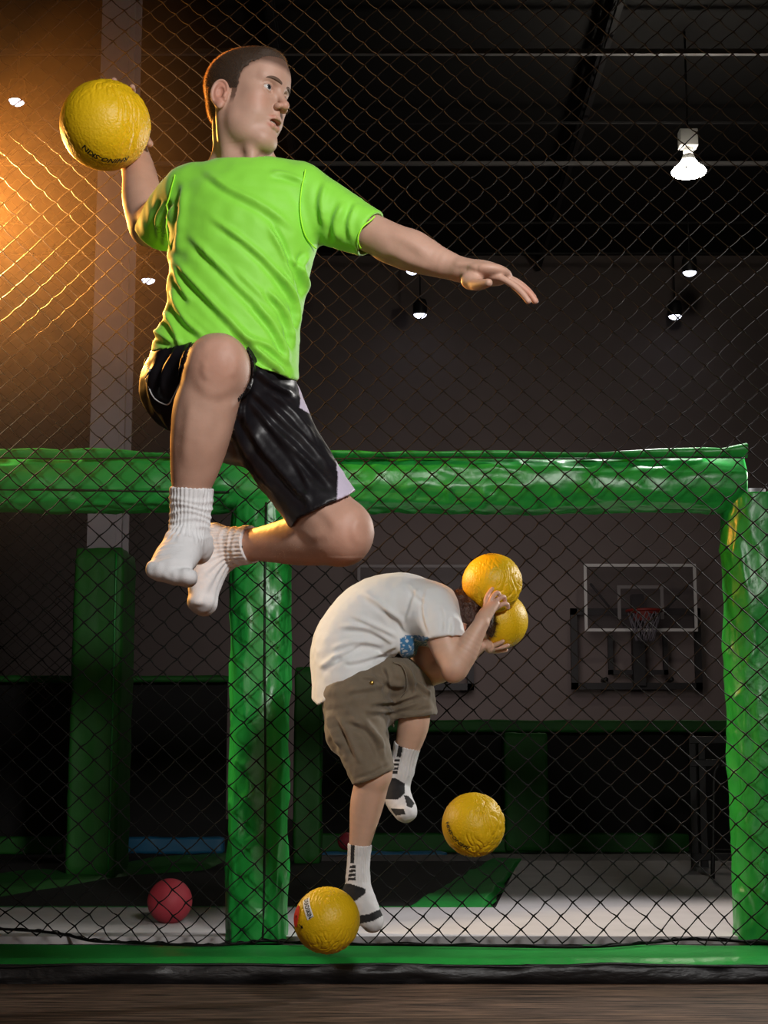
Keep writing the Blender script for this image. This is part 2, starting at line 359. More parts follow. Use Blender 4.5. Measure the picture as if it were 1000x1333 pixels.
def topstrip(x, s):
    n = fbm(np.stack([x * 3, s * 2, x * 0 + 9.], 1), 3)
    return x, 5.955 + s * (6.44 - 5.955), HP + .014 * np.clip(s * 9, 0, 1) ** .5 + .004 * n * (s > .02) - .004 * (s < .01)
link('top_pad', *strip_surface(-3.4, 3.4, topstrip, 240, 12), M['vinyl'], tt)
def slab(name, pts, z1, m, lab, cat, z0=None, group=None):
    V, Fc = prism([G(*p) for p in pts][::-1], HP - .012 if z0 is None else z0, HP + z1)
    return tag(link(name, V, Fc, m, smooth=False), lab, cat, group)
slab('trampoline_bed', [(-500, 1184), (600, 1184), (655, 1122), (-300, 1122)], .004, M['tramp'], 'black trampoline bed behind the red ball and the feet of the boy', 'trampoline')
slab('white_mat', [(-500, 1225), (1500, 1225), (1500, 1186), (-500, 1186)], .018, M['white_mat'], 'white mat strip along the inside of the front net, under the red ball', 'mat')
slab('white_mat', [(645, 1184.5), (1080, 1184.5), (1010, 1122), (676, 1122)], .009, M['white_mat'], 'pale square mat at the right beyond the white strip', 'mat')
slab('green_edge_pad', [(-500, 1185.8), (640, 1186), (642, 1184), (-500, 1184)], .016, M['vinyl'], 'thin green edging strip behind the white mat', 'pad')
# crumpled diagonal green pad
def crumple(name, pts, m, lab, amp=.012, th=.03):
    A, B, C, D = [np.array(G(*p)) for p in pts]; nx, ny = 44, 26
    u = np.repeat(np.linspace(0, 1, nx), ny)[:, None]; v = np.tile(np.linspace(0, 1, ny), nx)[:, None]
    q = (A * (1 - u) + B * u) * (1 - v) + (D * (1 - u) + C * u) * v; u = u[:, 0]; v = v[:, 0]
    n = fbm(np.stack([q[:, 0] * 5, q[:, 1] * 3, u * 0 + 2.], 1), 3); e = np.minimum(np.minimum(u, 1 - u), np.minimum(v, 1 - v))
    V = np.stack([q[:, 0] + .02 * n * (e < .02), q[:, 1] + .02 * n * (e < .02), HP + (th + amp * n) * np.minimum(1, e * 12) + .001], 1)
    Fc = [(i * ny + j, (i + 1) * ny + j, (i + 1) * ny + j + 1, i * ny + j + 1) for i in range(nx - 1) for j in range(ny - 1)]
    return tag(link(name, np.array(V), Fc, m), lab, 'pad')
crumple('green_edge_pad', [(520, 1189), (632, 1190), (682, 1118), (648, 1118)], M['vinyl'], 'crumpled green pad running diagonally between the black bed and the pale mat')
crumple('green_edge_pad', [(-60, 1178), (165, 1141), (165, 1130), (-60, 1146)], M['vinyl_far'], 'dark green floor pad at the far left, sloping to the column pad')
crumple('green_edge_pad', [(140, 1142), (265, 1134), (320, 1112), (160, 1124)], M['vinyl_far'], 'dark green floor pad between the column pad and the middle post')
crumple('green_edge_pad', [(400, 1121), (1000, 1121), (1000, 1113), (400, 1113)], M['frame_grey'], 'greyish far edge strip behind the trampoline bed', .004, .01)
# ---------------------------------------------------------------- padded green frame
def sleeve(p0, p1, rx, ry, amp, seed, nl, nc, sq=.75, udir=(1, 0, 0), vdir=(0, 1, 0)):
    """vinyl sleeve around a post: squarish round section with wrinkles"""
    p0, p1 = np.array(p0, float), np.array(p1, float); u = np.array(udir, float); v = np.array(vdir, float)
    s = np.repeat(np.linspace(0, 1, nl), nc); a = np.tile(np.arange(nc) * 2 * math.pi / nc, nl)
    L = np.linalg.norm(p1 - p0); ca, sa = np.cos(a), np.sin(a)
    ex = np.sign(ca) * np.abs(ca) ** sq; ey = np.sign(sa) * np.abs(sa) ** sq
    Q = np.stack([ca * 1.6, sa * 1.6, s * L * 1.4 + seed], 1)
    low = vnoise(Q * 1.1); dia = vnoise(np.stack([ca * 1.3 + s * L * 2.2, sa * 1.3, s * L * 3 - a * 0 + seed], 1) * 1.7)
    rid = 1 - np.abs(vnoise(np.stack([ca * 2 + s * L, sa * 2, s * L * 3.6 + seed * 2], 1) * 1.8)); rid = np.clip(rid - .72, 0, 1) * 3.5
    fine = vnoise(np.stack([ca * 5, sa * 5, s * L * 11 + seed], 1))
    d = amp * (1.1 * low + 1.0 * dia + .8 * rid + .08 * fine)
    V = p0 + (p1 - p0) * s[:, None] + u * ((rx + d) * ex)[:, None] + v * ((ry + d) * ey)[:, None]
    # ends tuck in
    i0 = np.arange(nc); Fc = [(i * nc + k, i * nc + (k + 1) % nc, (i + 1) * nc + (k + 1) % nc, (i + 1) * nc + k) for i in range(nl - 1) for k in range(nc)]
    Fc += [tuple(range(nc))[::-1], tuple((nl - 1) * nc + k for k in range(nc))]
    return V, Fc
YP = 6.74
def post(px0, px1, py0, seed, lab, seam):
    k = YP - .13
    xa, xb = P(px0, 930, k)[0], P(px1, 930, k)[0]; xc = (xa + xb) / 2; rx = (xb - xa) / 2
    t = empty('padded_post', (xc, YP, HP), lab, 'post')
    top = P(500, py0, k)[2]
    link('vinyl_sleeve', *sleeve((xc, YP, HP + .001), (xc, YP, top), rx * .97, .125, .0085, seed, 230, 72), M['vinyl'], t)
    link('steel_core', *tube([(xc, YP, HP), (xc, YP, top + .03)], .05, 16), M['steel_dark'], t)
    if seam:
        xs = P(seam, 930, k)[0]
        pts = [(xs + .006 * math.sin(z * 3), YP - .135 + .003 * math.sin(z * 9), z) for z in np.linspace(HP + .02, top - .02, 60)]
        link('seam', *tube(pts, .0045, 6), M['tape'], t)
    return t
post(295.5, 376, 648, 3.3, 'bright green padded post in the middle, behind the feet of the thrower', 345)
post(957, 1046, 640, 8.1, 'bright green padded post at the right edge', None)
# top beam
zc = (P(500, 588, YP - .12)[2] + P(500, 660, YP - .12)[2]) / 2; rz = (P(500, 588, YP - .12)[2] - P(500, 660, YP - .12)[2]) / 2
xe = P(973, 620, YP - .12)[0]
t = empty('padded_beam', (0, YP, zc), 'long green vinyl padded beam across the court at mid height', 'beam')
link('vinyl_sleeve', *sleeve((-2.6, YP, zc), (xe, YP, zc), rz, .12, .009, 2.2, 420, 64, .8, (0, 0, 1), (0, 1, 0)), M['vinyl'], t)
link('steel_core', *tube([(-2.6, YP, zc), (xe - .03, YP, zc)], .045, 16), M['steel_dark'], t)
def flap(x, s):
    n = fbm(np.stack([x * 2.3, x * 0, x * 0 + 3.], 1), 3); n2 = vnoise(np.stack([x * 9, x * 0 + 2, x * 0 + 1.], 1))
    e = 1 + np.clip(x - xe + .1, 0, 1) * 6
    y = YP - .118 - .020 * np.sin(s * 2.4) + .008 * n * s + .008 * n2 * s
    z = zc + rz * .78 + s * (.034 + .013 * n + .006 * n2) * e
    return x, y + .02 * (s > .9), z
link('seam', *tube([(x, YP - .124, zc + rz * .76 + .003 * math.sin(x * 6)) for x in np.linspace(-2.6, xe - .01, 160)], .0042, 6), M['tape'], t)
link('flap', *strip_surface(-2.6, xe + .004, flap, 420, 7), M['vinyl'], t)
link('seam', *tube([(x, YP - .122 + .003 * math.sin(x * 11), zc - rz * .42 + .006 * math.sin(x * 3)) for x in np.linspace(-2.6, P(298, 640, 6.6)[0], 90)], .0045, 6), M['tape'], t)
# ---------------------------------------------------------------- nets
def netting(x0, x1, z0, z1, Y, pw, ph, r, seed, wob, nside, sub, zfun=None):
    nx = int((x1 - x0) / pw) + 1; nz = int((z1 - z0) / (ph / 2)) + 1
    I, J = np.meshgrid(np.arange(nx), np.arange(nz), indexing='ij'); I = I.ravel(); J = J.ravel()
    X0 = x0 + (I + .5 * (J % 2)) * pw; Z0 = z0 + J * ph / 2
    Q = np.stack([X0, Z0, X0 * 0 + seed], 1)
    amp = wob * (.35 + np.clip((Z0 - 1.9) / 1.2, 0, 1.6))
    dx = vnoise(Q * 1.7) * amp * 1.4 + vnoise(Q * 6) * amp * .35; dz = vnoise(Q * 1.5 + 31) * amp * 1.5 + vnoise(Q * 7 + 9) * amp * .3
    dy = vnoise(Q * 1.1 + 77) * .03
    N = np.stack([X0 + dx, Y + dy, Z0 + dz], 1)
    if zfun is not None: N = zfun(N, Z0)
    id_ = lambda i, j: i * nz + j
    segs = []
    for j in range(nz - 1):
        o = j % 2
        for i in range(nx):
            segs.append((id_(i, j), id_(i, j + 1)))
            k = i + (1 if o else -1)
            if 0 <= k < nx: segs.append((id_(i, j), id_(k, j + 1)))
    segs = np.array(segs); A = N[segs[:, 0]]; B = N[segs[:, 1]]; ns = len(segs)
    T = B - A; Ln = np.linalg.norm(T, axis=1, keepdims=True); T = T / Ln
    W = np.cross(T, [0, 1, 0]); W /= np.linalg.norm(W, axis=1, keepdims=True); Yv = np.cross(W, T)
    mid = (A + B) / 2; bend = vnoise(mid * 4 + seed) * .10 * Ln[:, 0] * np.clip(wob * 90, .2, 1.3)
    V = []; m = sub + 1
    for s in np.linspace(0, 1, m):
        c = A + (B - A) * s + W * (bend * 4 * s * (1 - s))[:, None] - np.array([0, 0, 1]) * (.04 * Ln * 4 * s * (1 - s))
        rr = r * (1.0 if 0 < s < 1 else 1.5)
        for k in range(nside):
            an = 2 * math.pi * k / nside; V.append(c + rr * (math.cos(an) * W + math.sin(an) * Yv))
    V = np.stack(V, 1).reshape(-1, 3); Fc = []
    base = np.arange(ns) * (m * nside)
    for s in range(sub):
        for k in range(nside):
            k2 = (k + 1) % nside
            Fc.append(np.stack([base + s * nside + k, base + s * nside + k2, base + (s + 1) * nside + k2, base + (s + 1) * nside + k], 1))
    # knots: small octahedra
    kn = N; o = np.array([(1, 0, 0), (-1, 0, 0), (0, 1, 0), (0, -1, 0), (0, 0, 1), (0, 0, -1)]) * r * 2.1
    KV = (kn[:, None, :] + o[None]).reshape(-1, 3); kb = len(V) + np.arange(len(kn)) * 6
    tri = []
    for a_, b_, c_ in [(0, 2, 4), (2, 1, 4), (1, 3, 4), (3, 0, 4), (2, 0, 5), (1, 2, 5), (3, 1, 5), (0, 3, 5)]:
        tri.append(np.stack([kb + a_, kb + b_, kb + c_, kb + c_], 1))
    Fq = np.vstack(Fc); KT = np.vstack(tri)[:, :3]
    return V, Fq, KV, KT - 0, len(V)
YN = 6.46
def drape(N, Z0):
    # the lowest rows slump and gather on the curb
    lo = np.clip((.26 - Z0) / .2, 0, 1)
    N = N.copy(); N[:, 2] = np.maximum(N[:, 2], HP + .016 + .006 * vnoise(N * 9)); N[:, 1] -= lo * (.05 + .05 * vnoise(N * 3))
    N[:, 0] += lo * .05 * vnoise(N * 5 + 3)
    lf = np.clip((-1.0 - N[:, 0]) * 2, 0, 1) * lo
    N[:, 2] += lf * .05
    return N
def add_net(nm, args, m, lab, rope=False, kw={}):
    t = empty(nm, (0, args[4], HP), lab, 'net')
    V, Fq, KV, KT, n0 = netting(*args, **kw)
    link('cords', V, Fq, m, t, kind='stuff'); link('knots', KV, KT - n0, m, t, kind='stuff', smooth=True)
    return t
tn = add_net('safety_net', (-2.45, 2.45, HP + .02, 4.1, YN, .108, .100, .0023, 4.4, .011, 5, 3, drape), M['net'], 'black diamond mesh net hanging in front of the green frame')
hp = []
for px, py in [(-60, 1208), (30, 1212), (80, 1217), (120, 1226), (180, 1229), (260, 1232), (310, 1230), (350, 1226), (420, 1230), (600, 1232), (760, 1234), (850, 1228), (900, 1224), (1000, 1228), (1080, 1230)]:
    q = PZ(px, py, HP + .02); hp.append(q)
hp = smooth_path(hp, 160); hp[:, 2] = HP + .024
link('hem_rope', *tube(hp, .0055, 6), M['net'], tn)
h2 = hp + np.stack([np.sin(np.arange(160) * .7) * .004, np.cos(np.arange(160) * .9) * .012, .004 + .004 * np.sin(np.arange(160) * 1.3)], 1)
link('hem_rope', *tube(h2, .003, 5), M['net'], tn)
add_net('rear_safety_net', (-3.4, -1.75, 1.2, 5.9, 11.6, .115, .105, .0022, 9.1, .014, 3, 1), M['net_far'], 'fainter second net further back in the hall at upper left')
# ---------------------------------------------------------------- basketball hoops
def hoop(px0, px1, py0, py1, Y, mf, lab, full):
    c = P((px0 + px1) / 2, (py0 + py1) / 2, Y); t = empty('basketball_hoop', (c[0], Y, Z(py1, Y)), lab, 'basketball hoop', 'hoops on the back wall')
    x0, x1, z1, z0 = X(px0, Y), X(px1, Y), Z(py0, Y), Z(py1, Y); fw = .045
    link('backboard', *box((x0, Y + .005, z0), (x1, Y + .02, z1)), M['glass'], t, smooth=False)
    link('board_frame', *cat_mesh([box((x0, Y - .01, z0), (x0 + fw, Y + .03, z1)), box((x1 - fw, Y - .01, z0), (x1, Y + .03, z1)), box((x0 + fw, Y - .01, z1 - fw), (x1 - fw, Y + .03, z1)), box((x0 + fw, Y - .01, z0), (x1 - fw, Y + .03, z0 + fw))]), M[mf], t, smooth=False)
    xm = (x0 + x1) / 2; a0, a1 = xm - .35, xm + .35; b0, b1 = Z(py1 - 16, Y), Z(py0 + 28, Y)
    link('target_square', *cat_mesh([box((a0, Y - .004, b0), (a0 + .05, Y + .004, b1)), box((a1 - .05, Y - .004, b0), (a1, Y + .004, b1)), box((a0 + .05, Y - .004, b1 - .05), (a1 - .05, Y + .004, b1))]), M['frame_grey'], t, smooth=False)
    rz_ = Z(py1 - 24, Y); rc = np.array([xm, Y - .32, rz_])
    an = np.linspace(0, 2 * math.pi, 33)[:-1]
    link('rim', *tube([rc + [.26 * math.cos(q), .26 * math.sin(q), 0] for q in an], .022, 8, True), M['rim_red'], t)
    link('rim_bracket', *box((xm - .12, Y - .09, rz_ - .12), (xm + .12, Y, rz_ + .03), .01), M['rim_red'], t, smooth=False)
    parts = []
    for k in range(12):
        for sg in (1, -1):
            pts = []
            for s in np.linspace(0, 1, 7):
                r = .25 * (1 - s) + .13 * s; q = 2 * math.pi * k / 12 + sg * s * .9
                pts.append(rc + [r * math.cos(q), r * math.sin(q), -.45 * s])
            parts.append(tube(pts, .008, 4))
    link('hoop_net', *cat_mesh(parts), M['cord_white'], t)
    yb_ = Y + .35
    parts = []
    u0, u1, v1, v0 = X(px0 - 14, yb_), X(px1, yb_), Z(py0 + 62, yb_), Z(py1 + 71, yb_)
    for (p, q) in [((u0, v0), (u0, v1)), ((u1, v0), (u1, v1)), ((u0, v0), (u1, v0)), ((u0, v1), (u1, v1))]:
        parts.append(box((min(p[0], q[0]) - .05, yb_, min(p[1], q[1]) - .05), (max(p[0], q[0]) + .05, yb_ + .08, max(p[1], q[1]) + .05)))
    xi0, xi1, zi1, zi0 = xm - .42, xm + .42, Z(py1 + 8, yb_), Z(py1 + 53, yb_)
    for (p, q) in [((xi0, zi0), (xi0, zi1)), ((xi1, zi0), (xi1, zi1)), ((xi0, zi0), (xi1, zi0))]:
        parts.append(box((min(p[0], q[0]) - .035, yb_, min(p[1], q[1]) - .035), (max(p[0], q[0]) + .035, yb_ + .08, max(p[1], q[1]) + .035)))
    parts.append(box((xm - .09, yb_ - .1, v0), (xm + .09, yb_ + .1, Z(py0 + 40, yb_))))
    link('mount_shadow_frame', *cat_mesh(parts), M['steel_dark'], t, smooth=False)  # mount frame and its shadow on the wall, both built as dark pipes
    for sx in (1, -1):
        link('brace', *tube([(xm + sx * .2, yb_, Z(py1 - 10, Y)), (xm + sx * .75, Y + .03, z1 - .3)], .02, 6), M['steel_dark'], t)
        link('wall_arm', *tube([(xm + sx * .5, yb_, v0 + .1), (xm + sx * .5, 25.02, v0 + .1)], .04, 6), M['steel_dark'], t)
hoop(763, 911, 734, 822, 24.3, 'frame_white', 'basketball hoop with white framed backboard on the back wall at right', True)
hoop(465, 613, 735, 823, 24.3, 'frame_grey', 'dim grey framed basketball hoop behind the back of the boy', False)
# ---------------------------------------------------------------- black steel rack and handrail at right
t = empty('steel_rack', (X(925, 11.5), 11.5, HP), 'black steel frame with crossbars in the dark at right', 'rack')
for px in (893, 905, 952): link('upright', *box((X(px, 11.5), 11.45, HP), (X(px, 11.5) + .05, 11.5, Z(966, 11.5)), .004), M['steel_dark'], t, smooth=False)
for py in (968, 998, 1120): link('crossbar', *box((X(893, 11.5), 11.44, Z(py, 11.5)), (X(958, 11.5), 11.49, Z(py, 11.5) + .05), .004), M['steel_dark'], t, smooth=False)
hpts = smooth_path([P(928, 1143, 10.3), P(929, 1060, 10.3), P(930, 1010, 10.3), P(936, 996, 10.3), P(948, 986, 10.35), P(985, 975, 10.5)], 30)
hpts[0][2] = HP
tag(link('handrail', *tube(hpts, .014, 10), M['steel_dark']), 'thin black curved handrail standing before the steel frame', 'handrail')
def ico(n):
    bm = bmesh.new(); bmesh.ops.create_icosphere(bm, subdivisions=n, radius=1)
    V = np.array([v.co[:] for v in bm.verts]); bm.verts.index_update(); Fc = np.array([[v.index for v in f.verts] for f in bm.faces]); bm.free(); return V, Fc
# ---------------------------------------------------------------- haze in the strobe beam (behind the players)
hz = bpy.data.materials.new('haze'); hz.use_nodes = True; n = hz.node_tree.nodes; n.remove(n['Principled BSDF']); L = hz.node_tree.links
vs = n.new('ShaderNodeVolumeScatter'); vs.inputs['Anisotropy'].default_value = .1; vs.inputs['Color'].default_value = (1, .8, .66, 1)
tc = n.new('ShaderNodeTexCoord'); ln = n.new('ShaderNodeVectorMath'); ln.operation = 'LENGTH'; L.new(tc.outputs['Object'], ln.inputs[0])
mr = n.new('ShaderNodeMapRange'); mr.interpolation_type = 'SMOOTHSTEP'; mr.inputs[1].default_value = 1.0; mr.inputs[2].default_value = .1; mr.inputs[3].default_value = 0; mr.inputs[4].default_value = .026
L.new(ln.outputs['Value'], mr.inputs[0]); L.new(mr.outputs[0], vs.inputs['Density']); L.new(vs.outputs[0], n['Material Output'].inputs['Volume'])
V, Fc = ico(3); ho = link('light_haze', V, [tuple(f) for f in Fc], hz, smooth=False, loc=(0, 0, 0)); ho.location = (-1.85, 6.0, 2.75); ho.scale = (1.7, 1.3, 1.7)
tag(ho, 'thin haze glowing orange in the strobe beam at upper left', 'haze', kind='stuff')
# ================================================================ BALLS
def ico(n):
    bm = bmesh.new(); bmesh.ops.create_icosphere(bm, subdivisions=n, radius=1)
    V = np.array([v.co[:] for v in bm.verts]); bm.verts.index_update(); Fc = np.array([[v.index for v in f.verts] for f in bm.faces]); bm.free(); return V, Fc
ICO6 = ico(7)
def text_mesh(s, size, shear=.25, bold=.028, space=1.0):
    cu = bpy.data.curves.new('t', 'FONT'); cu.body = s; cu.size = size; cu.shear = shear; cu.offset = bold * size; cu.align_x = 'CENTER'; cu.align_y = 'CENTER'; cu.space_character = space; cu.resolution_u = 2
    o = bpy.data.objects.new('t', cu); COL.objects.link(o); dg = bpy.context.evaluated_depsgraph_get(); me = bpy.data.meshes.new_from_object(o.evaluated_get(dg))
    bm = bmesh.new(); bm.from_mesh(me); bmesh.ops.triangulate(bm, faces=bm.faces[:]); bmesh.ops.subdivide_edges(bm, edges=[e for e in bm.edges if e.calc_length() > size * .25], cuts=2)
    bmesh.ops.triangulate(bm, faces=bm.faces[:])
    V = np.array([v.co[:] for v in bm.verts]); bm.verts.index_update(); Fc = [tuple(v.index for v in f.verts) for f in bm.faces]; bm.free()
    bpy.data.objects.remove(o); bpy.data.curves.remove(cu); bpy.data.meshes.remove(me); return V[:, :2], Fc
def on_ball(c, R, V2, cdir, xdir, lift=.0009, curve=0.):
    """wrap a flat shape on a sphere: cdir = outward direction at its centre, xdir = direction of its x axis"""
    n = nv(cdir); x = np.array(xdir, float); x = nv(x - n * (x @ n)); y = np.cross(n, x)
    if curve: V2 = V2.copy(); V2[:, 1] = V2[:, 1] + curve * V2[:, 0] ** 2 / R
    a = V2[:, 0] / R; b = V2[:, 1] / R
    d = n * (np.cos(a) * np.cos(b))[:, None] + x * (np.sin(a) * np.cos(b))[:, None] + y * np.sin(b)[:, None]
    return np.asarray(c) + d * (R + lift)
def ball(c, R, seed, label, grp='yellow dodgeballs in the air', wr=1.0, mt='ball', dirs=(), squash=None, name='dodgeball'):
    t = empty(name, np.array(c) - [0, 0, R], label, 'ball', grp)
    V, Fc = ICO6; V = V.copy()
    q = V + seed * 5.7
    warp = np.stack([vnoise(q * 1.4), vnoise(q * 1.4 + 9), vnoise(q * 1.4 + 21)], 1) * .3
    region = np.clip(vnoise(q * 1.3 + 40) + .35, 0, 1)
    if len(dirs): region = np.clip(region * .35 + sum(np.clip((V @ nv(dd) - .55) * 3.2, 0, 1) for dd in dirs), 0, 1.2)
    st = np.array([1.5, 1.5, .30]); r1 = 1 - np.abs(vnoise((q + warp) * 6 * st)); r2 = 1 - np.abs(vnoise((q * [1.2, 1.2, .45] + warp * .7) * 13)); r1 = np.clip(r1 - .55, 0, 1); r2 = np.clip(r2 - .55, 0, 1)
    d = wr * (-.022 * region * r1 ** 1.2 * 2.2 - .009 * (.3 + region) * r2 + .010 * vnoise(q * 1.2)) + .0022 * vnoise(q * 26) * (wr > 0)
    W = V * (1 + d)[:, None]
    if squash is not None:
        for (dd, amt) in squash:
            n = nv(dd); h = W @ n; k = np.clip(h - (1 - amt), 0, 1); W = W - n * k[:, None] * .85
    link('ball_body', np.asarray(c) + W * R, Fc, M[mt], t)
    return t
def view_basis(c):
    n = nv(EYE - np.asarray(c)); x = nv(np.cross([0, 0, 1], n)); return n, x, np.cross(n, x)   # towards camera, picture right, picture up
def rhino(t, c, R, off, ang, curve, size=.0185):
    n, x, y = view_basis(c); d = n * math.sqrt(1 - off[0] ** 2 - off[1] ** 2) + x * off[0] + y * off[1]
    xd = x * math.cos(ang) + y * math.sin(ang)
    V2, Fc = text_mesh('RHINO-SKIN', size)
    link('lettering', on_ball(c, R * 1.006, V2, d, xd, .0022, curve), Fc, M['ink'], t, smooth=False)
    V2, Fc = text_mesh('SPECIAL COATED FOAM', size * .3, 0, .0); V2[:, 1] += size * .85
    link('lettering', on_ball(c, R * 1.004, V2, d, xd, .0006, curve), Fc, M['ink'], t, smooth=False)
def ballR(rpx, c): return rpx / F * float((np.asarray(c) - EYE) @ FW)
SY = 3.62       # distance of the thrower
BY = 5.62       # distance of the boy
c = P(137, 163, SY + .17); R = ballR(58.5, c); BALL_A = (c, R)
n, x, y = view_basis(c)
t = ball(c, R, 1.0, 'yellow wrinkled dodgeball held up in the raised hand of the jumping thrower', None, 1.5, dirs=(x + n * .5 + y * .1, y * 1.0 + x * .4 + n * .2))
rhino(t, c, R, (.02, -.72), math.pi - .40, -.32, .021)
c = P(617, 1073.5, 5.35); R = ballR(41.5, c); n, x, y = view_basis(c)
t = ball(c, R, 2.3, 'yellow dodgeball flying in the air to the right of the boy\'s feet', wr=2.0, dirs=(x * .8 + n * .5 + y * .4, -y + n * .5))
rhino(t, c, R, (-.58, -.40), math.pi - .78, -.15, .020)
c = P(425.5, 1198, 5.22); R = ballR(43, c); n, x, y = view_basis(c); BALL_LOW = (c, R)
t = ball(c, R, 3.9, 'yellow dodgeball with red and white label, low in front of the boy\'s foot', wr=1.4, dirs=(-x * .4 + y * .8 + n * .4, -y * .9 + n * .4 + x * .2))
d = n * .70 - x * .56 + y * .34; xd = x * .52 - y * .85
rect = np.array([(-.029, -.0095), (.029, -.0095), (.029, .0095), (-.029, .0095)])
gx, gy = np.meshgrid(np.linspace(-.037, .037, 13), np.linspace(-.0125, .0125, 5), indexing='ij')
V2 = np.stack([gx.ravel(), gy.ravel()], 1); Fq = [(i * 5 + j, (i + 1) * 5 + j, (i + 1) * 5 + j + 1, i * 5 + j + 1) for i in range(12) for j in range(4)]
link('label', on_ball(c, R * 1.004, V2, d, xd, .0005), Fq, M['label_white'], t, smooth=False)
V2, Fc = text_mesh('DEADSKIN', .0185, 0, .03, 1.02); link('lettering', on_ball(c, R * 1.004, V2 * [.82, 1.1], d, xd, .0014), Fc, M['ink'], t, smooth=False)
d2 = n * .36 - x * .91 + y * .12
an = np.linspace(0, 2 * math.pi, 33)[:-1]; V2 = np.vstack([[0, 0], np.stack([.021 * np.cos(an), .034 * np.sin(an)], 1)]); Fc = [(0, i + 1, (i + 1) % 32 + 1) for i in range(32)]
link('label', on_ball(c, R * 1.004, V2, d2, x * .9 - y * .1 + n, .0012), Fc, M['label_red'], t, smooth=False)
link('label_dot', on_ball(c, R * 1.004, V2 * .14, nv(d2 + n * .06), x + n, .0026), Fc, M['ink'], t, smooth=False)
V2 = np.array([(-.012, .0018), (-.012, -.0018), (.0, -.0018), (.0, -.007), (.010, 0), (.0, .007), (.0, .0018)]); d3 = n * .62 - x * .72 - y * .17
link('label_arrow', on_ball(c, R * 1.004, V2, d3, x * .9 - y * .3, .002), [tuple(range(7))], M['ink'], t, smooth=False)
c = P(641, 759, BY - .02); R = ballR(39, c); n, x, y = view_basis(c); BALL_U = (c, R)
t = ball(c, R, 6.1, 'upper yellow dodgeball hiding the boy\'s head, crumpled at its lower right', None, 2.3, dirs=(x * .8 + n * .6 - y * .45, -y + n * .3))
V2, Fc = text_mesh('RHINO', .012); link('lettering', on_ball(c, R * 1.004, V2, n * .3 + y * .94 - x * .05, x, .001), Fc, M['ink'], t, smooth=False)
c = P(650, 808, BY + .11); R = ballR(37.5, c); n, x, y = view_basis(c); BALL_D = (c, R)
t = ball(c, R, 7.7, 'lower smooth yellow dodgeball held just behind and below the crumpled one', None, .25)
q = PZ(220.5, 1203, HP + .012); R = 28.7 / F * (q[1] * math.cos(TH)); c = q + [0, 0, R]
t = ball(c, R, 9, 'dull red rubber ball resting on the white mat behind the net', None, 0.0, 'ball_red', name='rubber_ball')
t = ball(P(451, 1095, 13.0) , .07, 4, 'small dark red ball far back beyond the trampoline, beside the boy\'s shin', None, 0, 'ball_red', name='rubber_ball')

# ================================================================ IMPLICIT SURFACES
def smin(a, b, k):
    if k <= 0: return np.minimum(a, b)
    h = np.clip(.5 + .5 * (b - a) / k, 0, 1); return b + (a - b) * h - k * h * (1 - h)
class Op:
    def __init__(s, f, pts, r, k=.01, mode='add'): s.f = f; p = np.atleast_2d(pts); s.lo = p.min(0) - r; s.hi = p.max(0) + r; s.k = k; s.mode = mode
def cone(a, b, ra, rb, k=.01, mode='add'):
    a = np.asarray(a, float); b = np.asarray(b, float); ab = b - a; L2 = max(ab @ ab, 1e-12)
    lohi = [a, b]; a = a.astype(np.float32); ab = ab.astype(np.float32)
    def f(p): t = np.clip(((p - a) @ ab) / L2, 0, 1); return np.linalg.norm(p - a - t[:, None] * ab, axis=1) - (ra + (rb - ra) * t)
    return Op(f, lohi, max(ra, rb), k, mode)
def ell(c, r, R=None, k=.01, mode='add'):
    c = np.asarray(c, float); r = np.asarray(r, float); R = np.eye(3) if R is None else np.asarray(R, float)
    c3 = c; c = c.astype(np.float32); R = R.astype(np.float32); r = r.astype(np.float32)
    def f(p):
        q = (p - c) @ R.T; k0 = np.linalg.norm(q / r, axis=1); k1 = np.linalg.norm(q / (r * r), axis=1) + 1e-9; return np.maximum(k0 * (k0 - 1) / k1, -r.min())
    return Op(f, [c3], float(r.max()), k, mode)
